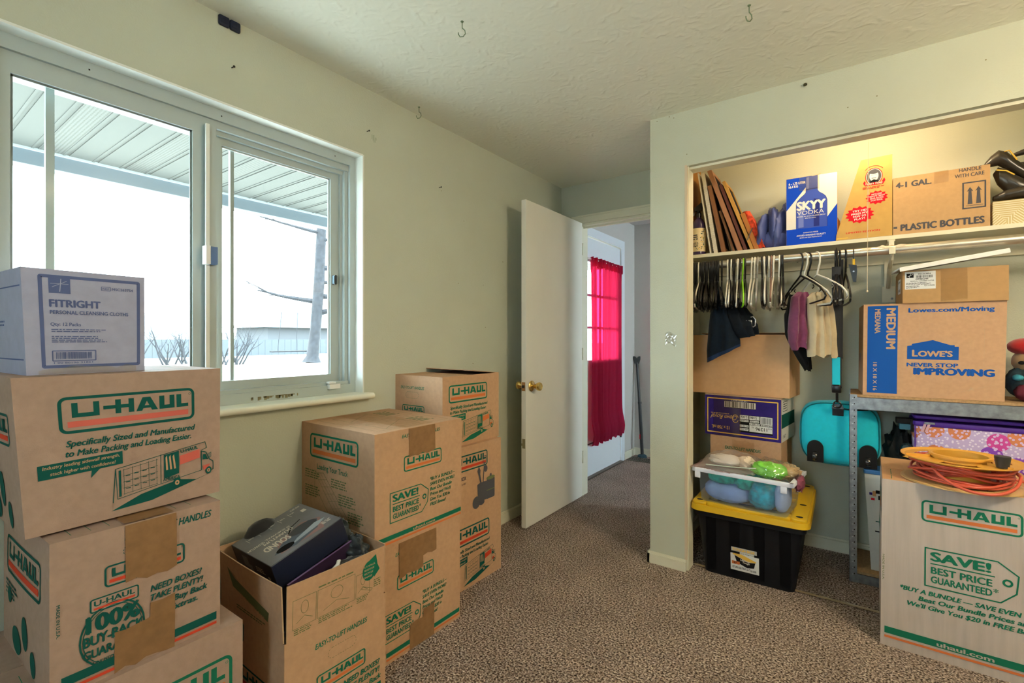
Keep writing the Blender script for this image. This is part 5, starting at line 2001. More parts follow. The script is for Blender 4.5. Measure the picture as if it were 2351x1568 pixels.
m.blob((.578, 3.0, 1.03), (.018, .03, .014), M('cyan_cloth', (.05, .32, .42), .8), .1, 3, 7, 14, 10)
m.build('body', toy, smooth=80)

# ---- below: floral bag, things beside it
def floral():
    mm, nt, b_ = new_mat('floral_fabric')
    tc = nt.nodes.new('ShaderNodeTexCoord')
    b_.inputs['Roughness'].default_value = .5
    cur = None

    def mixc(fac, a, c_):
        mx = nt.nodes.new('ShaderNodeMix'); mx.data_type = 'RGBA'
        nt.links.new(fac, mx.inputs[0])
        if isinstance(a, tuple):
            mx.inputs[6].default_value = (*a, 1)
        else:
            nt.links.new(a, mx.inputs[6])
        if isinstance(c_, tuple):
            mx.inputs[7].default_value = (*c_, 1)
        else:
            nt.links.new(c_, mx.inputs[7])
        return mx.outputs[2]

    def thr(sock, t_, less=True):
        q = nt.nodes.new('ShaderNodeMath'); q.operation = 'LESS_THAN' if less else 'GREATER_THAN'
        nt.links.new(sock, q.inputs[0]); q.inputs[1].default_value = t_
        return q.outputs[0]
    sx = nt.nodes.new('ShaderNodeSeparateXYZ'); mp = nt.nodes.new('ShaderNodeCombineXYZ')
    nt.links.new(tc.outputs['Object'], sx.inputs[0]); nt.links.new(sx.outputs[0], mp.inputs[0]); nt.links.new(sx.outputs[2], mp.inputs[1])
    v = nt.nodes.new('ShaderNodeTexVoronoi'); v.inputs['Scale'].default_value = 11; v.inputs['Randomness'].default_value = .5; v.voronoi_dimensions = '2D'
    nt.links.new(mp.outputs[0], v.inputs['Vector'])
    sp = nt.nodes.new('ShaderNodeSeparateColor'); nt.links.new(v.outputs['Color'], sp.inputs[0])
    r = nt.nodes.new('ShaderNodeValToRGB'); r.color_ramp.interpolation = 'CONSTANT'
    e = r.color_ramp.elements
    e[0].position, e[0].color = 0, (.55, .17, .06, 1)
    e[1].position, e[1].color = .38, (.19, .03, .42, 1)
    k_ = e.new(.7); k_.color = (.52, .03, .28, 1)
    nt.links.new(sp.outputs[0], r.inputs[0])
    v2 = nt.nodes.new('ShaderNodeTexVoronoi'); v2.inputs['Scale'].default_value = 62; v2.voronoi_dimensions = '2D'
    nt.links.new(mp.outputs[0], v2.inputs['Vector'])
    inner = mixc(thr(v2.outputs['Distance'], .30), r.outputs[0], (.62, .45, .72))
    base = mixc(thr(v2.outputs['Distance'], .24), (.46, .36, .62), (.72, .66, .80))
    c_ = mixc(thr(v.outputs['Distance'], .42), base, inner)
    nt.links.new(c_, b_.inputs['Base Color'])
    return mm


fb = empty('floral_bag', (.47, 3.06, .37), 'purple flower patterned soft bag under the steel shelf', 'bag')
m = MB(); m.rbox(.225, .72, 2.965, 3.20, .372, .800, .02, floral())
m.build('bag_body', fb, smooth=40)
VIO = M('violet_trim', (.065, .015, .26), .5)
m = MB(); m.rbox(.222, .723, 2.958, 3.203, .788, .812, .02, VIO); m.rbox(.224, .722, 2.960, 3.20, .822, .838, .02, VIO)
m.box(.227, .232, 2.962, 2.968, .38, .79, VIO)
m.build('piping', fb, smooth=40)
m = MB()
for x in (.262, .276):
    m.add([(x, 2.957, .806), (x + .010, 2.957, .806), (x - .004, 2.950, .762), (x - .014, 2.950, .764)], [(0, 1, 2, 3)], M('pink_tab', (.55, .33, .40), .5) if x < .27 else bpy.data.materials['pink_tab'])
m.rbox(.262, .300, 2.952, 2.960, .800, .810, .003, STEEL)
m.build('zip_pull', fb)
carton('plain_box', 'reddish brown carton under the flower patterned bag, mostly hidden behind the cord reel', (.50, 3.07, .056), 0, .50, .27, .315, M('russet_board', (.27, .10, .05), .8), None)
m = MB(); m.rbox(.160, .226, 2.99, 3.04, .790, .815, .004, PB)
tag(m.build('black_case', loc=(.19, 3.015, .79)), 'flat black case end sticking out left of the flower bag', 'case')
m = MB(); m.rbox(.172, .226, 2.985, 3.03, .762, .789, .004, M('slate_blue', (.02, .10, .16), .5))
m.rbox(.214, .228, 2.980, 3.03, .755, .815, .003, PB)
tag(m.build('blue_case', loc=(.20, 3.0, .762)), 'slate blue case end just below the black one', 'case')
m = MB(); m.blob((.185, 3.10, .56), (.065, .09, .19), M('black_fleece', (.008, .010, .010), .95), .3, 4, 3, 32, 24)
tag(m.build('black_fleece', loc=(.185, 3.10, .37), smooth=80), 'heap of black fleece between the waste bin and the flower bag', 'clothing')
carton('plain_box', 'low dark carton beneath the black fleece on the lowest shelf', (.185, 3.11, .056), 0, .10, .2, .315, M('dark_board', (.05, .04, .035), .9), None)  # very dark brown board
m = MB(); m.lathe([(.0001, 0), (.022, 0), (.026, .006), (.024, .014), (.016, .018), (.014, .026), (.0001, .027)], M('dark_knob', (.015, .035, .05), .15, spec=.7), 20, Matrix.Translation((.205, 3.0, .668)) @ Matrix.Rotation(R(70), 4, 'X') @ Matrix.Rotation(R(-20), 4, 'Y'))
m.tube([(.205, 3.01, .665), (.225, 3.06, .655), (.24, 3.12, .60)], .010, PB, 8)
tag(m.build('tool_handle', loc=(.21, 3.03, .66), smooth=60), 'glossy dark knob of a handle just left of the cord reel', 'handle')
wbin = empty('waste_bin', (.135, 3.03, .056), 'white tapered waste bin with a blue-lit rim on the lowest shelf', 'bin')
m = MB()
WB = M('bin_white', (.62, .62, .57), .5)
m.add([(.062, 2.965, .058), (.21, 2.965, .058), (.21, 3.06, .058), (.062, 3.06, .058), (.036, 2.955, .535), (.24, 2.955, .535), (.24, 3.075, .535), (.036, 3.075, .535)],
      [(0, 1, 2, 3), (0, 1, 5, 4), (1, 2, 6, 5), (2, 3, 7, 6), (3, 0, 4, 7)], WB)
for x, y, w_, h_, mt in ((.055, .43, .012, .012, PURP), (.068, .425, .014, .026, BRONZE), (.080, .44, .016, .016, BLACK), (.062, .405, .014, .010, CRED), (.090, .410, .02, .02, BLACK), (.078, .25, .03, .006, BLACK), (.080, .30, .024, .004, GRND)):
    m.box(x, x + w_, 2.9535 - .0 + (.535 - y) * .0205, 2.956 + (.535 - y) * .0205, y, y + h_, mt)
m.build('tub', wbin)
m = MB(); m.rbox(.032, .244, 2.951, 3.079, .532, .552, .008, M('rim_blue_lit', (.03, .13, .35), .4)); m.build('rim', wbin)  # blue light on the rim put into its colour

# ================================================================== SHELF TOP
sb = empty('spray_bottle', (-.772, 3.01, SZT), 'dark purple spray bottle with a cream label at the left end of the shelf', 'bottle')
m = MB(); m.lathe([(.0001, 1.701), (.040, 1.701), (.041, 1.71), (.041, 1.875), (.038, 1.895), (.026, 1.918), (.015, 1.927), (.014, 1.938)], M('dark_purple_glass', (.035, .02, .075), .12, spec=.6), 28, Matrix.Translation((-.772, 3.01, 0)))
m.build('bottle', sb, smooth=40)
m = MB(); m.lathe([(.0415, 1.722), (.0415, 1.862)], M('cream_label', (.72, .60, .38), .6), 28, Matrix.Translation((-.772, 3.01, 0)))
lm = MB()


def LBL(u, v, off=0):
    a = R(235 + u * 110)
    return Vector((-.772 + (.0417 + off) * math.cos(a), 3.01 + (.0417 + off) * math.sin(a), 1.722 + v * .14))


A = Art()
for i in range(34):
    A.arc(.048 + rn.uniform(0, .030), .01 + rn.uniform(0, .125), .003, .003, (GOLD, GRND, GRY, FADE)[i % 4], n=6)
for i in range(20):
    A.arc(.04 + rn.uniform(-.02, .035), .010 + rn.uniform(0, .03), .003, .002, (GOLD, GRND)[i % 2], n=6)
A.greek(.006, .095, .03, 3, .012, GRY, 3); A.greek(.006, .05, .03, 4, .007, GRY, 5)
ink(m, LBL, .080, .14, A)
m.build('label', sb, smooth=40)
m = MB()
m.lathe([(.016, 1.932), (.017, 1.955), (.011, 1.962), (.010, 1.975)], PB, 16, Matrix.Translation((-.772, 3.01, 0)))
m.prism([(-.022, 1.972), (.016, 1.972), (.020, 2.012), (.012, 2.016), (-.010, 1.998), (-.024, 1.994)], 2.995, 3.025, PB, Matrix(((1, 0, 0, -.768), (0, 0, 1, 0), (0, 1, 0, 0), (0, 0, 0, 1))))
m.tube([(-.786, 3.01, 1.985), (-.798, 3.01, 1.965), (-.800, 3.01, 1.945)], .004, PB, 6)
m.build('trigger', sb)

WOOD1 = M('walnut_wood', (.24, .10, .035), .5, var=.2, vscale=30, stretch=(1, 1, .15))
WOOD2 = M('rosy_wood', (.36, .17, .085), .5, var=.15, vscale=30, stretch=(1, 1, .15))
WOOD3 = M('yellow_wood', (.50, .27, .06), .5, var=.15, vscale=30, stretch=(1, 1, .15))
WOOD4 = M('orange_wood', (.46, .17, .03), .5, var=.15, vscale=30, stretch=(1, 1, .15))
AMBP = M('amber_streaked', (.42, .19, .03), .6, var=.12, vscale=20, stretch=(1, 1, .15))
m = MB(); m.box(-.829, -.817, 2.965, 3.245, SZT + .0005, 2.345, AMBP)  # thin amber panel covering part of the closet's left wall
tag(m.build('amber_panel', loc=(-.823, 3.1, SZT)), 'amber wooden board upright against the closet\'s left wall behind the spray bottle', 'board')
WOOD5 = M('dark_red_wood', (.11, .03, .02), .5)
PAPER = M('paper', (.72, .66, .54), .7)


def leaner(name, xb, xt, zt, th_, y0, y1, mat, label, cat, frame=True, inner=None, group=None, side=None):
    """flat thing standing on the shelf and leaning to the left"""
    L_ = math.hypot(xt - xb, zt - SZT)
    an = math.atan2(xt - xb, zt - SZT)
    lift_ = abs(math.sin(an)) * 0
    XX = Matrix.Translation((xb, 0, SZT + .0008)) @ Matrix.Rotation(an, 4, 'Y')
    m_ = MB()
    if frame:
        w_ = .028
        m_.box(-th_, 0, y0, y0 + w_, 0, L_, mat, XX); m_.box(-th_, 0, y1 - w_, y1, 0, L_, mat, XX)
        m_.box(-th_, 0, y0 + w_, y1 - w_, 0, w_, mat, XX); m_.box(-th_, 0, y0 + w_, y1 - w_, L_ - w_, L_, mat, XX)
    else:
        m_.box(-th_, 0, y0, y1, 0, L_, mat, XX)
    o_ = m_.build(name, loc=(xb, (y0 + y1) / 2, SZT))
    tag(o_, label, cat, group)
    if frame:
        m_ = MB(); m_.box(-th_ + .003, -.004, y0 + .026, y1 - .026, .026, L_ - .026, inner or BLACK, XX)
        m_.build('panel', o_)
    if side == 'spiral':
        m_ = MB()
        for i in range(36):
            z = .02 + (L_ - .09) * i / 36
            m_.tube([XX @ Vector((-th_ / 2 + .011 * math.cos(R(a)), y0 - .002 + .006 * math.sin(R(a)) * 1.0, z + .001 * a / 90)) for a in range(0, 360, 60)], .0013, OFFW, 4, closed=True)
        m_.build('spiral_binding', o_)
    return o_


leaner('pale_board', -.690, -.762, 2.19, .007, 2.975, 3.20, PAPER, 'thin pale board leaning nearest the spray bottle', 'board', False)
leaner('spiral_notebook', -.655, -.728, 2.185, .020, 2.975, 3.20, M('notebook_cover', (.68, .62, .50), .6), 'spiral bound notebook leaning second from the left on the shelf', 'notebook', False, side='spiral')
leaner('photo_frame', -.610, -.690, 2.105, .022, 2.972, 3.15, WOOD1, 'walnut framed picture right of the spiral notebook', 'picture', True)
leaner('photo_frame', -.562, -.640, 1.95, .012, 2.985, 3.12, WOOD1, 'short walnut framed picture low between the taller leaning frames', 'picture', True)
leaner('photo_frame', -.520, -.690, 2.195, .024, 2.970, 3.20, WOOD2, 'tallest rosy wooden picture frame leaning over its neighbours', 'picture', True)
leaner('photo_frame', -.496, -.632, 2.10, .016, 2.972, 3.18, WOOD5, 'dark red wooden frame between the rosy and the yellow one', 'picture', True)
leaner('photo_frame', -.462, -.615, 2.115, .017, 2.970, 3.18, WOOD3, 'yellow wooden picture frame leaning next to the orange one', 'picture', True)
leaner('photo_frame', -.436, -.512, 1.915, .022, 2.970, 3.12, WOOD4, 'short orange wooden picture frame, rightmost of the leaning frames', 'picture', True)
m = MB()
m.tube([(-.497, 2.966, 1.755), (-.482, 2.964, 1.79), (-.468, 2.964, 1.822)], .006, STEEL, 6, flat=.4)
tag(m.build('metal_clip', loc=(-.482, 2.964, 1.75)), 'small metal clip across the edges of the yellow and orange frames', 'clip')
garment('red_scarf', [(1.925, -.515, 3.03, .020, .05, 20), (1.87, -.495, 3.03, .030, .06, 20), (1.79, -.462, 3.03, .026, .06, 20), (1.702, -.435, 3.03, .022, .06, 20)],
        M('red_knit', (.55, .055, .02), .85, var=.6, vscale=55), 'red patterned cloth squeezed between the orange frame and the blue bag', 'cloth', 2, .005, 2)
BLUEC = M('blue_satin', (.055, .08, .27), .45, sheen=.1, var=.1, vscale=8)
m = MB()
for i, (x, z, a, h_, ly) in enumerate(((-.415, 1.80, .030, .105, -6), (-.372, 1.815, .034, .125, 4), (-.335, 1.805, .030, .118, -5), (-.296, 1.825, .030, .135, 7))):
    m.blob((0, 0, 0), (a, .10, h_), BLUEC, .13, 2.0, 11 + i, 34, 26, X=Matrix.Translation((x, 3.06, z)) @ Matrix.Rotation(R(-ly), 4, 'Y') @ Matrix.Rotation(R(ly * 2), 4, 'Z'), pw=.85)
m.blob((-.36, 3.07, 1.755), (.085, .09, .053), BLUEC, .1, 3, 5, 30, 18, pw=.7)
bb = m.build('blue_cloth_bag', loc=(-.36, 3.06, 1.70), smooth=80)
tag(bb, 'folded shiny blue cloth bag standing left of the vodka carton', 'bag')

# vodka carton
Wv, Hv = .228, .357
A = Art()
A.rect(.001, .001, Wv - .001, Hv - .001, OFFW)
A.poly([(.001, .185), (.001, Hv - .001), (.118, Hv - .001), (.090, .30)], SKYB)
A.poly([(Wv - .001, .084), (Wv - .001, .195), (.183, .130), (.183, .084)], SKYB)
bt = [(.046, .084), (.046, .215), (.052, .232), (.066, .248), (.082, .262), (.090, .272), (.092, .352), (.142, .355), (.142, .278), (.150, .266), (.168, .252), (.178, .240), (.184, .222), (.184, .084)]
A.poly(bt, SKYM)
A.poly([(.056, .09), (.056, .205), (.080, .228), (.080, .09)], SKYL)
A.poly([(.125, .09), (.125, .235), (.150, .23), (.150, .09)], SKYD)
A.poly([(.092, .29), (.092, .352), (.104, .353), (.104, .285)], SKYL)
A.rect(.092, .286, .142, .290, SKYD)
A.line(bt, .0016, SKYD)
A.rect(.001, .001, Wv - .001, .084, SKYB)
A.text('SKYY', .051, .182, .044, OFFW, .124, .045)
A.text('VODKA', .050, .156, .021, OFFW, .120, -.004)
A.text('BORN IN SAN FRANCISCO', .050, .144, .006, OFFW, .126, .01)
A.text('80% ALC./VOL.', .086, .134, .005, OFFW, .05, .01)
A.text('AMERICAN MADE', .078, .058, .006, OFFW, .066, .01)
A.text('AWARD-WINNING QUALITY', .048, .043, .0085, OFFW, .130, .02)
A.text('BORN IN SAN FRANCISCO', .063, .032, .006, OFFW, .098, .01)
A.text('6 - 1.75 LITER', .012, .322, .012, OFFW, .076, .035)
A.text('16.4 KG', .012, .306, .012, OFFW, .042, .035)
vb = carton('vodka_box', 'blue and white vodka carton with a bottle picture on the closet shelf', (-.194, 3.085, SZT), R(2), Wv, .25, Hv, KRAFT2, {'F': A}, flaps=True, tapes=[('F', .06, .285, .15, .356, CTAPE)], lift=(.0, .0), bulge=0)
m = MB()
m.add([(-.075, -.09, Hv), (.02, -.09, Hv), (.045, -.035, Hv + .032), (-.055, -.035, Hv + .018)], [(0, 1, 2, 3)], KRAFT)
m.build('flap', vb)
m = MB(); m.lathe([(.0001, 1.701), (.030, 1.701), (.031, 1.71), (.031, 1.83), (.012, 1.87), (.011, 1.89), (.0001, 1.89)], M('amber_glass', (.30, .11, .02), .2), 18, Matrix.Translation((-.098, 3.12, 0)))
tag(m.build('amber_bottle', loc=(-.098, 3.12, 1.70), smooth=40), 'amber bottle barely showing behind the right edge of the vodka carton', 'bottle')

# slanted toy display box
A = Art()


def burst(A, x, y, rx, ry, n, mat):
    A.poly([(x + rx * (1 if i % 2 else .80) * math.cos(PI * i / n), y + ry * (1 if i % 2 else .80) * math.sin(PI * i / n)) for i in range(2 * n)], mat)


A.text('LIMITED EDITION', .043, .028, .008, CRED, .135, .015)
A.rect(.004, .006, .05, .010, GOLD)
burst(A, .098, .118, .060, .043, 14, CRED)
for i, s_ in enumerate(('TRY ME!', 'PRESS MY', 'PAW TO', 'PLAY!')):
    A.text(s_, .098, .133 - i * .0135, .0095, OFFW, (.056, .066, .052, .042)[i], .02, al='c', rot=4)
burst(A, .166, .193, .045, .034, 13, CRED)
for i, s_ in enumerate(('INCLUDES', 'TEDDY\'S TEDDY', 'READ-ALONG', 'STORY BOOK')):
    A.text(s_, .166, .207 - i * .010, .0068, OFFW, (.040, .064, .052, .046)[i], .015, al='c', rot=3)
A.arc(.155, .298, .034, .042, CRED)
A.arc(.155, .298, .031, .038, CREAM)
A.arc(.155, .298, .029, .036, GRY)
A.arc(.155, .300, .018, .025, CREAM)
A.poly([(.136, .274), (.155, .284), (.174, .274), (.166, .264), (.144, .264)], BLACK)
A.arc(.155, .318, .018, .008, GRY)
A.rect(.146, .288, .164, .2915, GRY)
A.rect(.144, .304, .152, .3055, GRY); A.rect(.158, .304, .166, .3055, GRY)
A.poly([(.112, .270), (.120, .256), (.19, .256), (.20, .272), (.195, .285), (.186, .268), (.124, .268), (.118, .282)], CRED)
A.text('Teddy\'s Teddy', .120, .2595, .009, CREAM, .070, .01, .4)
A.arc(.155, .300, .046, .050, CRED, .002, 40, 140)
A.greek(.11, .246, .085, 2, .006, CRED, 2)
tb = MB()
Wt, Ht, Dt = .226, .392, .16


def TS(u, v, off=0):
    return Vector((-.082 + u * Wt, 2.955 - off, SZT + .002 + v * Ht))


prf = [(0, 0), (Wt, 0), (Wt, Ht), (.103, Ht - .004), (.002, .026)]
tb.prism(prf, 0, Dt, TEDC, Matrix(((1, 0, 0, -.082), (0, 0, 1, 2.955), (0, 1, 0, SZT + .002), (0, 0, 0, 1))))
ink(tb, TS, Wt, Ht, A)
tag(tb.build('toy_display_box', loc=(.03, 3.03, SZT)), 'slant sided golden display box with red star bursts on the shelf', 'box')

A = Art()
A.text('4-1 GAL.', .012, .225, .026, GRY, .128, .035)
A.text('HANDLE', .236, .258, .016, GRY, .073, .012)
A.text('WITH CARE', .221, .233, .016, GRY, .098, .012)
A.text('PLASTIC', .030, .018, .030, GRY, .128, .04)
A.text('BOTTLES', .172, .018, .030, GRY, .146, .04)
A.rect(.002, .030, .016, .040, GRY)
A.line([(.249, .090), (.322, .090), (.322, .205), (.249, .205)], .0055, GRY, True)
for x in (.272, .300):
    A.poly([(x - .008, .108), (x + .008, .108), (x + .0045, .168), (x + .011, .164), (x, .184), (x - .011, .164), (x - .0045, .168)], GRY)
A.line([(.258, .101), (.315, .101)], .002, GRY)
AT = Art(); AT.rect(.15, .01, .20, .05, CTAPE)
carton('bottle_case', 'brown case for plastic gallon bottles with two upward arrows on the shelf', (.3145, 3.085, SZT), R(.5), .338, .255, .275, M('golden_kraft', (.50, .31, .15), .75, spec=.2, var=.05, vscale=60),
       {'F': A}, tapes=[('F', .150, .222, .200, .274, CTAPE), ('T', .15, 0, .2, .25, CTAPE)])


def weave_mat():
    mm, nt, b_ = new_mat('line_pattern_board')
    tc = nt.nodes.new('ShaderNodeTexCoord')
    ck = nt.nodes.new('ShaderNodeTexVoronoi'); ck.inputs['Scale'].default_value = 11
    nt.links.new(tc.outputs['Object'], ck.inputs[0])
    rt = nt.nodes.new('ShaderNodeVectorRotate'); rt.rotation_type = 'Y_AXIS'
    nt.links.new(tc.outputs['Object'], rt.inputs[0])
    sp = nt.nodes.new('ShaderNodeSeparateColor'); nt.links.new(ck.outputs['Color'], sp.inputs[0])
    sn = nt.nodes.new('ShaderNodeMath'); sn.operation = 'SNAP'; sn.inputs[1].default_value = .25
    ml = nt.nodes.new('ShaderNodeMath'); ml.operation = 'MULTIPLY'; ml.inputs[1].default_value = 3.14159
    nt.links.new(sp.outputs[0], sn.inputs[0]); nt.links.new(sn.outputs[0], ml.inputs[0]); nt.links.new(ml.outputs[0], rt.inputs['Angle'])
    wv = nt.nodes.new('ShaderNodeTexWave'); wv.inputs['Scale'].default_value = 36
    nt.links.new(rt.outputs[0], wv.inputs[0])
    r = nt.nodes.new('ShaderNodeValToRGB')
    r.color_ramp.elements[0].position, r.color_ramp.elements[0].color = .55, (.48, .37, .15, 1)
    r.color_ramp.elements[1].position, r.color_ramp.elements[1].color = .7, (.70, .62, .44, 1)
    nt.links.new(wv.outputs[1], r.inputs[0]); nt.links.new(r.outputs[0], b_.inputs['Base Color'])
    return mm


m = MB(); m.rbox(.492, .83, 2.962, 3.20, SZT + .001, 1.806, .003, weave_mat())
tag(m.build('patterned_box', loc=(.66, 3.08, SZT)), 'flat box with a white line pattern under the shoes at the shelf\'s right end', 'box')
SHOE = M('black_leather', (.030, .024, .017), .28, spec=.6, var=.3, vscale=12)


def shoe(rows, label, extra=None, loc=None):
    m_ = MB()

    def fn(u, v):
        q = u * (len(rows) - 1)
        i = min(int(q), len(rows) - 2)
        t_ = q - i
        t_ = t_ * t_ * (3 - 2 * t_)
        x, y, z, w_, h_ = [a + (b_ - a) * t_ for a, b_ in zip(rows[i], rows[i + 1])]
        a = 2 * PI * v
        return (x, y + w_ * math.cos(a), z + h_ * math.sin(a))
    m_.grid(fn, 30, 18, SHOE, cv=True)
    if extra:
        extra(m_)
    o_ = m_.build('leather_shoe', loc=loc or rows[0][:3], smooth=70)
    return tag(o_, label, 'shoe', 'shoes on the patterned box')


shoe([(.470, 3.02, 1.985, .002, .002), (.478, 3.02, 1.988, .012, .012), (.495, 3.02, 2.000, .022, .024), (.520, 3.02, 2.012, .032, .034), (.545, 3.02, 1.995, .034, .040), (.58, 3.03, 1.955, .036, .036), (.62, 3.04, 1.915, .040, .034), (.66, 3.05, 1.885, .042, .032), (.69, 3.05, 1.87, .01, .01)],
     'black leather shoe tipped up highest above the case of bottles', lambda q: (q.tube([(.535, 2.99, 2.028), (.55, 2.99, 2.03), (.575, 2.995, 1.985)], .003, GOLD, 6)), (.58, 3.03, 1.88))
shoe([(.500, 3.0, 1.935, .004, .004), (.515, 3.0, 1.925, .030, .04), (.54, 3.0, 1.90, .038, .05), (.57, 3.0, 1.875, .042, .045), (.61, 3.0, 1.85, .04, .035), (.66, 3.0, 1.84, .03, .025), (.68, 3.0, 1.84, .003, .003)],
     'black leather shoe lying crosswise beneath the tipped one', lambda q: q.tube([(.505, 2.965, 1.945), (.535, 2.96, 1.935), (.56, 2.958, 1.912)], .003, GOLD, 6))
shoe([(.498, 2.99, 1.825, .01, .01), (.53, 2.99, 1.832, .035, .022), (.58, 2.99, 1.838, .042, .028), (.63, 2.99, 1.840, .044, .03), (.68, 2.99, 1.84, .04, .03), (.72, 2.99, 1.835, .004, .004)],
     'dull grey black shoe flat on the patterned box', None)
shoe([(.565, 3.08, 2.030, .002, .003), (.59, 3.08, 2.032, .014, .010), (.63, 3.08, 2.042, .025, .016), (.68, 3.08, 2.05, .035, .02), (.74, 3.08, 2.05, .03, .02), (.76, 3.08, 2.05, .003, .003)],
     'upper of two pointed black toes at the photo\'s right edge', None)
shoe([(.563, 3.06, 1.988, .002, .003), (.59, 3.06, 1.978, .016, .012), (.63, 3.06, 1.965, .028, .018), (.68, 3.06, 1.95, .036, .024), (.74, 3.06, 1.93, .03, .03), (.76, 3.06, 1.92, .003, .003)],
     'lower of two pointed black toes at the photo\'s right edge', None)
m = MB(); m.blob((.66, 3.10, 1.90), (.07, .08, .085), SHOE, .25, 3, 6)
tag(m.build('leather_boot', loc=(.66, 3.10, 1.81), smooth=80), 'black leather boot heaped behind the shoes', 'boot', 'shoes on the patterned box')

# ================================================================== BOX WITH THE CORD REEL
A = Art()
haul_logo(A, .118, .512, .268)
price_tag(A, .130, .272, .245)
for i, (s_, x, w_) in enumerate((('*BUY A BUNDLE \u2014 SAVE EVEN MORE!', .058, .40), ('Beat Our Bundle Prices and', .112, .30), ('We\'ll Give You $20 in FREE Boxes!', .080, .36))):
    A.text(s_, x, .236 - i * .027, .0165, GRN, w_, .03, .22)
A.rect(.012, .050, .448, .076, GRN)
A.rect(.012, .033, .448, .042, ORG)
A.text('uhaul.com', .165, .0545, .016, KRAFTC, .150, .02)
A.text('MADE IN U.S.A.', .004, .355, .006, FADE, .10, .01, rot=-90)
AT = Art()
for i in range(9):
    for j in range(3):
        A_ = AT.line([(.03 + i * .045, .02 + j * .07), (.03 + i * .045, .08 + j * .07)], .0022 if i % 2 == 0 else .0012, GRN if i % 2 == 0 else FADE)
AL = Art()
haul_logo(AL, .08, .50, .30)
AL.rect(.05, .40, .3, .44, GRN)
carton('moving_box', 'big moving box with price tag print standing in front of the steel shelving', (.318, 2.596, 0), R(-1.2), .457, .44, .651, KRAFTC,
       {'F': A, 'T': AT, 'L': AL}, group='moving boxes', tl=-.006, fmat=M('kraft_lit_top', (.50, .29, .145), .8, spec=.2, var=.05, vscale=60), tapes=[], bulge=.003)  # flap colour has the warmer light on the box top put in
reel = empty('cord_reel', (.325, 2.49, .651), 'orange cord reel wound with red extension cord on top of the big box', 'cord reel')
RC = Vector((.325, 2.49))
AMB = M('amber_plastic', (.66, .33, .045), .35, spec=.5)
AMB2 = M('amber_plastic_pale', (.60, .40, .16), .4, spec=.5)
RDC = M('red_cord', (.56, .085, .045), .38, spec=.5)


def disc(z, r_out, holes, mat, rim=.008):
    """flange with slots cut round the hub"""
    d_ = MB()
    n_ = 64
    bands = [(.088, .104), (.104, .140), (.140, r_out - .012), (r_out - .012, r_out)]
    for bi, (a0, a1) in enumerate(bands):
        for i in range(n_):
            mid_ = (i + .5) / n_ * 360
            if bi == 1 and holes and any(abs((mid_ - h0 + 180) % 360 - 180) < 26 for h0 in holes):
                continue
            t0, t1 = 2 * PI * i / n_, 2 * PI * (i + 1) / n_
            za = z + (rim if bi == 3 else 0)
            vs__ = []
            for zz in (0, .003):
                vs__ += [(a0 * math.cos(t0), a0 * math.sin(t0), z + zz), (a0 * math.cos(t1), a0 * math.sin(t1), z + zz), (a1 * math.cos(t1), a1 * math.sin(t1), za + zz), (a1 * math.cos(t0), a1 * math.sin(t0), za + zz)]
            d_.add(vs__, [(0, 1, 2, 3), (4, 5, 6, 7), (0, 1, 5, 4), (2, 3, 7, 6), (0, 3, 7, 4), (1, 2, 6, 5)], mat, Matrix.Translation((RC.x, RC.y, 0)))
    return d_


TLT = Matrix.Translation((RC.x, RC.y, .66)) @ Matrix.Rotation(R(1.5), 4, 'Y') @ Matrix.Translation((-RC.x, -RC.y, -.66))
d_ = disc(.655, .178, (100, 280), AMB2, -.002); d_.build('bottom_flange', reel, smooth=30)
d_ = disc(.738, .178, (20, 140, 260), AMB, .006)
d_.lathe([(.080, .660), (.084, .660), (.084, .748), (.092, .750), (.092, .758), (.086, .760), (.079, .757), (.080, .660)], AMB, 40, Matrix.Translation((RC.x, RC.y, 0)))
for a in (75, 195, 315):
    d_.box(.092, .170, -.002, .002, .741, .750, AMB, Matrix.Translation((RC.x, RC.y, 0)) @ Matrix.Rotation(R(a), 4, 'Z'))
d_.add([(-.006, -.178, .738), (.006, -.178, .738), (0, -.195, .742), (-.006, -.178, .746), (.006, -.178, .746)], [(0, 1, 2), (3, 4, 2), (0, 3, 2), (1, 4, 2)], AMB, Matrix.Translation((RC.x, RC.y, 0)) @ Matrix.Rotation(R(-65), 4, 'Z'))
d_.build('top_flange', reel, smooth=30)
d_ = MB(); d_.lathe([(.0001, .690), (.079, .690), (.079, .693), (.0001, .693)], M('hub_dark', (.05, .07, .10), .4), 32, Matrix.Translation((RC.x, RC.y, 0)))
d_.build('hub_plate', reel)
d_ = MB(); d_.lathe([(.0001, .744), (.017, .744), (.022, .778), (.022, .784), (.0001, .784)], M('dark_knob_plastic', (.03, .028, .025), .4), 20, Matrix.Translation((RC.x + .098, RC.y - .098, 0)))
d_.build('crank_knob', reel, smooth=40)
crd = MB()
cr = random.Random(5)
for lay in range(3):
    pts = []
    turns = 5
    for i in range(turns * 36):
        a = 2 * PI * i / 36
        r_ = .105 + lay * .020 + .006 * math.sin(a * .7 + lay) + .004 * math.sin(a * 2.3 + lay * 2)
        z = .669 + .060 * (.5 + .5 * math.sin(a / 5 * 1.0 + lay * 2.1 + .5 * math.sin(a * 1.3))) + .003 * math.sin(a * 3 + lay)
        pts.append((RC.x + r_ * math.cos(a), RC.y + r_ * math.sin(a), z))
    crd.tube(pts, .0048, RDC, 8)
a0 = R(250)
pts = []
for i in range(26):
    t_ = i / 25
    a = R(235 + 105 * t_)
    r_ = .155 + .045 * math.sin(PI * t_)
    pts.append((RC.x + r_ * math.cos(a), RC.y + r_ * math.sin(a), .715 - .052 * math.sin(PI * min(1, t_ * 1.15)) + .0))
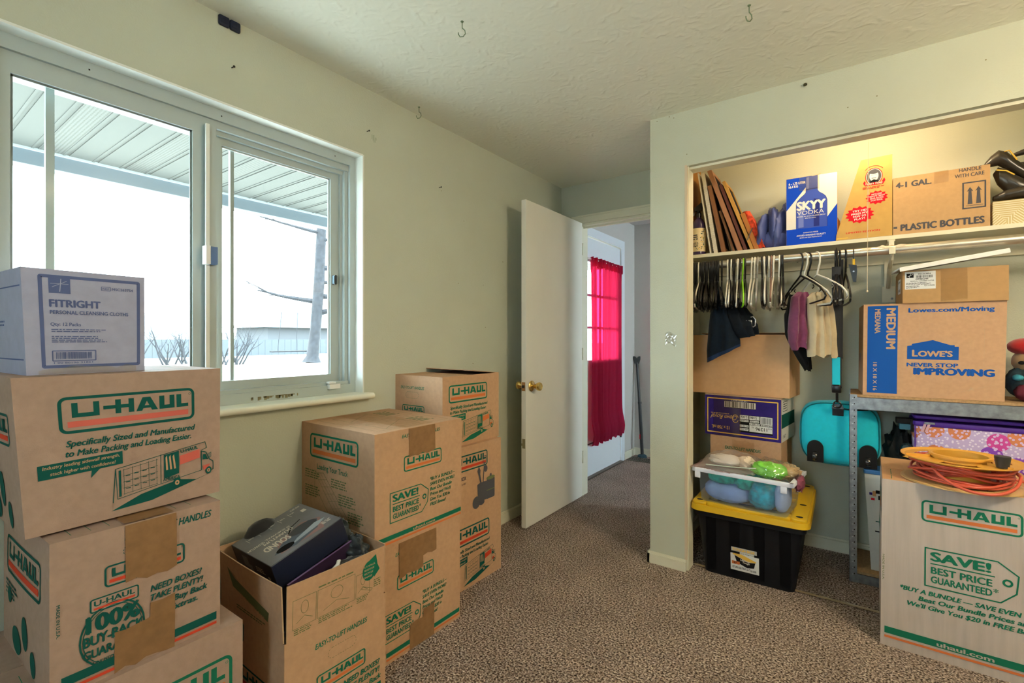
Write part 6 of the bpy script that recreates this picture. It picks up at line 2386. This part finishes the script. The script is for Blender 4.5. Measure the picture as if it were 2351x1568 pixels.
for i in range(1, 10):
    t_ = i / 9
    a = R(340 + 20 * t_)
    r_ = .155 - .02 * t_
    pts.append((RC.x + r_ * math.cos(a), RC.y + r_ * math.sin(a), .715 + .01 * t_))
crd.tube(pts, .0052, RDC, 8)
crd.tube([(RC.x + .145, RC.y - .02, .690), (RC.x + .17, RC.y - .02, .685), (RC.x + .20, RC.y - .01, .668), (RC.x + .235, RC.y + .0, .662)], .0052, RDC, 8)
crd.build('extension_cord', reel, smooth=70)

# ================================================================== HALL
cur = empty('door_curtain', (XL + .01, 4.0, 1.08), 'sheer red curtain gathered on rods over the front door window', 'curtain')


def sheer():
    mm = bpy.data.materials.new('red_sheer')
    mm.use_nodes = True
    nt = mm.node_tree
    nt.nodes.clear()
    out = nt.nodes.new('ShaderNodeOutputMaterial')
    t = nt.nodes.new('ShaderNodeBsdfTransparent'); t.inputs[0].default_value = (.85, .015, .07, 1)
    d = nt.nodes.new('ShaderNodeBsdfDiffuse'); d.inputs[0].default_value = (.28, .035, .085, 1)
    l = nt.nodes.new('ShaderNodeBsdfTranslucent'); l.inputs[0].default_value = (.60, .015, .06, 1)
    m1 = nt.nodes.new('ShaderNodeMixShader'); m1.inputs[0].default_value = .45
    m2 = nt.nodes.new('ShaderNodeMixShader'); m2.inputs[0].default_value = .74
    nt.links.new(d.outputs[0], m1.inputs[1]); nt.links.new(l.outputs[0], m1.inputs[2])
    nt.links.new(t.outputs[0], m2.inputs[1]); nt.links.new(m1.outputs[0], m2.inputs[2])
    nt.links.new(m2.outputs[0], out.inputs[0])
    return mm


SHEER = sheer()
m = MB()
CZ0, CZ1 = .285, 1.900


def cf(u, v):
    t = u + .012 * math.sin(u * 23 + 3) + .01 * math.sin(v * 4 + u * 9)
    y = 3.715 + (4.395 - 3.715) * t + .010 * math.sin(v * 3)
    gat = math.exp(-((v - .02) / .05) ** 2) + math.exp(-((v - .98) / .05) ** 2)
    fold = (.012 + .006 * math.sin(u * 7)) * math.sin(u * 2 * PI * 9 + .8 * math.sin(v * 2.2 + u * 3)) + .006 * gat * math.sin(u * 2 * PI * 27)
    x = XL + .032 + fold + .025 * math.exp(-((v - .05) / .06) ** 2)
    z = CZ0 + (CZ1 - CZ0) * v + .010 * math.sin(u * 41) * math.exp(-(v / .04) ** 2)
    return (x, y, z)


m.grid(cf, 150, 40, SHEER)
m.grid(lambda u, v: (cf(u, 1)[0] + .010, cf(u, 1)[1], CZ1 - .075 * v + .004 * math.sin(u * 60)), 150, 4, SHEER)
m.build('sheer_panel', cur, smooth=80)
for z in (1.885, .305):
    m = MB()
    m.tube([(XL + .030, 3.66, z), (XL + .034, 4.40, z)], .006, WHITEP if z > 1 else BLACKM, 8)
    m.build('curtain_rod', cur)
    for y in (3.652, 4.40):
        m = MB()
        m.rbox(XL - .001, XL + .030, y - .012, y + .012, z - .03, z + .03, .003, WHITEP if z > 1 else M('bracket_dark', (.03, .04, .06), .5) if y < 4 else bpy.data.materials['bracket_dark'])
        m.build('rod_bracket', cur)
pb = empty('security_bar', (-1.755, 4.71, 0), 'dark metal door security bar leaning in the hall corner', 'bar')
m = MB()
m.tube([(-1.752, 4.700, .03), (-1.795, 4.742, .55)], .0165, BLACKM, 12)
m.tube([(-1.793, 4.740, .50), (-1.836, 4.773, .955)], .0135, BLACKM, 12)
m.tube([(-1.792, 4.739, .535), (-1.7945, 4.741, .560)], .019, BLACKM, 12)
m.build('tube', pb, smooth=60)
m = MB()
m.prism([(-.022, 0), (.022, 0), (.034, .045), (.034, .075), (.020, .075), (0, .052), (-.020, .075), (-.034, .075), (-.034, .045)], -.010, .010, BLACKM, Matrix.Translation((-1.836, 4.772, .945)) @ Matrix.Rotation(R(35), 4, 'Z') @ Matrix.Rotation(R(90), 4, 'X'))
m.build('yoke', pb)
m = MB()
m.lathe([(.0001, .004), (.050, .004), (.046, .022), (.026, .034), (.0001, .036)], M('dark_rubber', (.02, .05, .07), .7), 8, Matrix.Translation((-1.752, 4.700, 0)))
m.build('rubber_foot', pb)
m = MB(); m.box(-1.775, -1.768, 4.685, 4.690, .19, .235, CRED); m.build('sticker', pb)
vt = empty('floor_register', (-1.70, 4.60, 0), 'brown slotted floor register in the hall carpet', 'vent')
VT = M('register_paint', (.16, .14, .11), .5, metal=.4)
m = MB()
m.box(-1.84, -1.52, 4.52, 4.66, .001, .004, DARK)
for i in range(16):
    x = -1.835 + i * .020
    m.box(x, x + .007, 4.52, 4.66, .003, .008, VT)
for y0, y1 in ((4.515, 4.53), (4.65, 4.665), (4.585, 4.592)):
    m.box(-1.845, -1.515, y0, y1, .003, .009, VT)
m.build('grille', vt)

# ================================================================== SMALL THINGS ON WALL AND CEILING
HK = M('hook_metal', (.20, .27, .17), .45, metal=.6)
hook0 = MB()
hook0.tube([(0, 0, 0), (0, 0, -.022), (.001, 0, -.028)], .0018, HK, 6)
hook0.tube([(.001, 0, -.026), (.010, 0, -.034), (.012, 0, -.046), (.004, 0, -.057), (-.008, 0, -.058), (-.014, 0, -.048), (-.014, 0, -.042)], .0018, HK, 6)
hook0.lathe([(.0001, -.001), (.006, -.001), (.0055, -.003), (.0001, -.004)], HK, 10)
hp = hook0.build('ceiling_hook', loc=(0, 0, 0), smooth=60)
for i, (x, y, rz, lb_) in enumerate(((-1.185, 1.335, .62, 'ceiling hook nearest the middle of the photo\'s top edge'), (-.305, 1.86, .9, 'ceiling hook right of the middle, by the top edge above the closet'),
                                     (-1.80, 1.70, .4, 'ceiling hook close to the window wall above the window\'s right end'))):
    o = hp if i == 0 else dup(hp, (0, 0, 0))
    o.location = (x, y, CEIL)
    o.rotation_euler = (0, 0, rz)
    tag(o, lb_, 'hook', 'ceiling hooks')
NL = M('nail_metal', (.03, .03, .03), .5, metal=.5)
m = MB()
m.tube([(XL - .006, 0, 0), (XL + .014, .004, .002)], .0018, NL, 6)
m.lathe([(.0001, 0), (.0042, 0), (.0042, .0018), (.0001, .0018)], NL, 10, Matrix.Translation((XL + .013, .004, .002)) @ Matrix.Rotation(R(80), 4, 'Y'))
nl = m.build('nail', loc=(XL, 0, 0))
for i, (y, z, lb_) in enumerate(((.832, 2.199, 'nail in the wall above the left window pane'), (1.434, 2.176, 'nail in the wall just above the window\'s right corner'), (1.915, 2.035, 'nail in the bare wall between window and bedroom door'))):
    o = nl if i == 0 else dup(nl, (0, 0, 0))
    o.location = (XL, y, z)
    tag(o, lb_, 'nail', 'wall nails')
m = MB()
m.lathe([(.0001, 0), (.005, .0), (.008, .004), (.004, .012), (.0001, .014)], M('hook_olive', (.10, .10, .05), .5, metal=.6), 12, Matrix.Translation((-.185, YC, 2.348)) @ Matrix.Rotation(R(90), 4, 'X'))
m.tube([(-.185, YC - .008, 2.348), (-.180, YC - .02, 2.342), (-.178, YC - .022, 2.336)], .002, NL, 6)
tag(m.build('wall_hook', loc=(-.185, YC, 2.348)), 'small screw hook on the wall above the closet opening', 'hook')
mg = M('navy_plastic', (.006, .012, .035), .5)
for i, (y0, y1, lb_) in enumerate(((.786, .823, 'left half of the navy plastic mounts under the ceiling above the window'), (.8235, .862, 'right half of the navy plastic mounts under the ceiling above the window'))):
    m = MB()
    m.rbox(-.0185, .0185, -.0185, .0185, 0, .010, .006, mg)
    for a in (-.008, .006):
        m.rbox(a - .003, a + .003, -.012, .008, .009, .012, .002, mg)
    o = m.build('wall_mount', rot=(0, R(90), 0))
    o.location = (XL, (y0 + y1) / 2, 2.354)
    tag(o, lb_, 'mount', 'navy mounts')
m = MB()
m.grid(lambda u, v: (-.818 + .058 * u, YC - .0012 - .002 * noise.noise(Vector((u * 6, v * 6, 2))), 1.168 + .062 * v + .008 * math.sin(u * 5)), 10, 8, clear_mat('wall_tape', (.95, .95, .93), .18, .12, (.8, .8, .76), .12))
tag(m.build('tape_scrap', loc=(-.79, YC, 1.17)), 'scrap of clear tape stuck on the wall beside the closet opening', 'tape')

for o in bpy.data.objects:
    if '_b' in o:
        del o['_b']
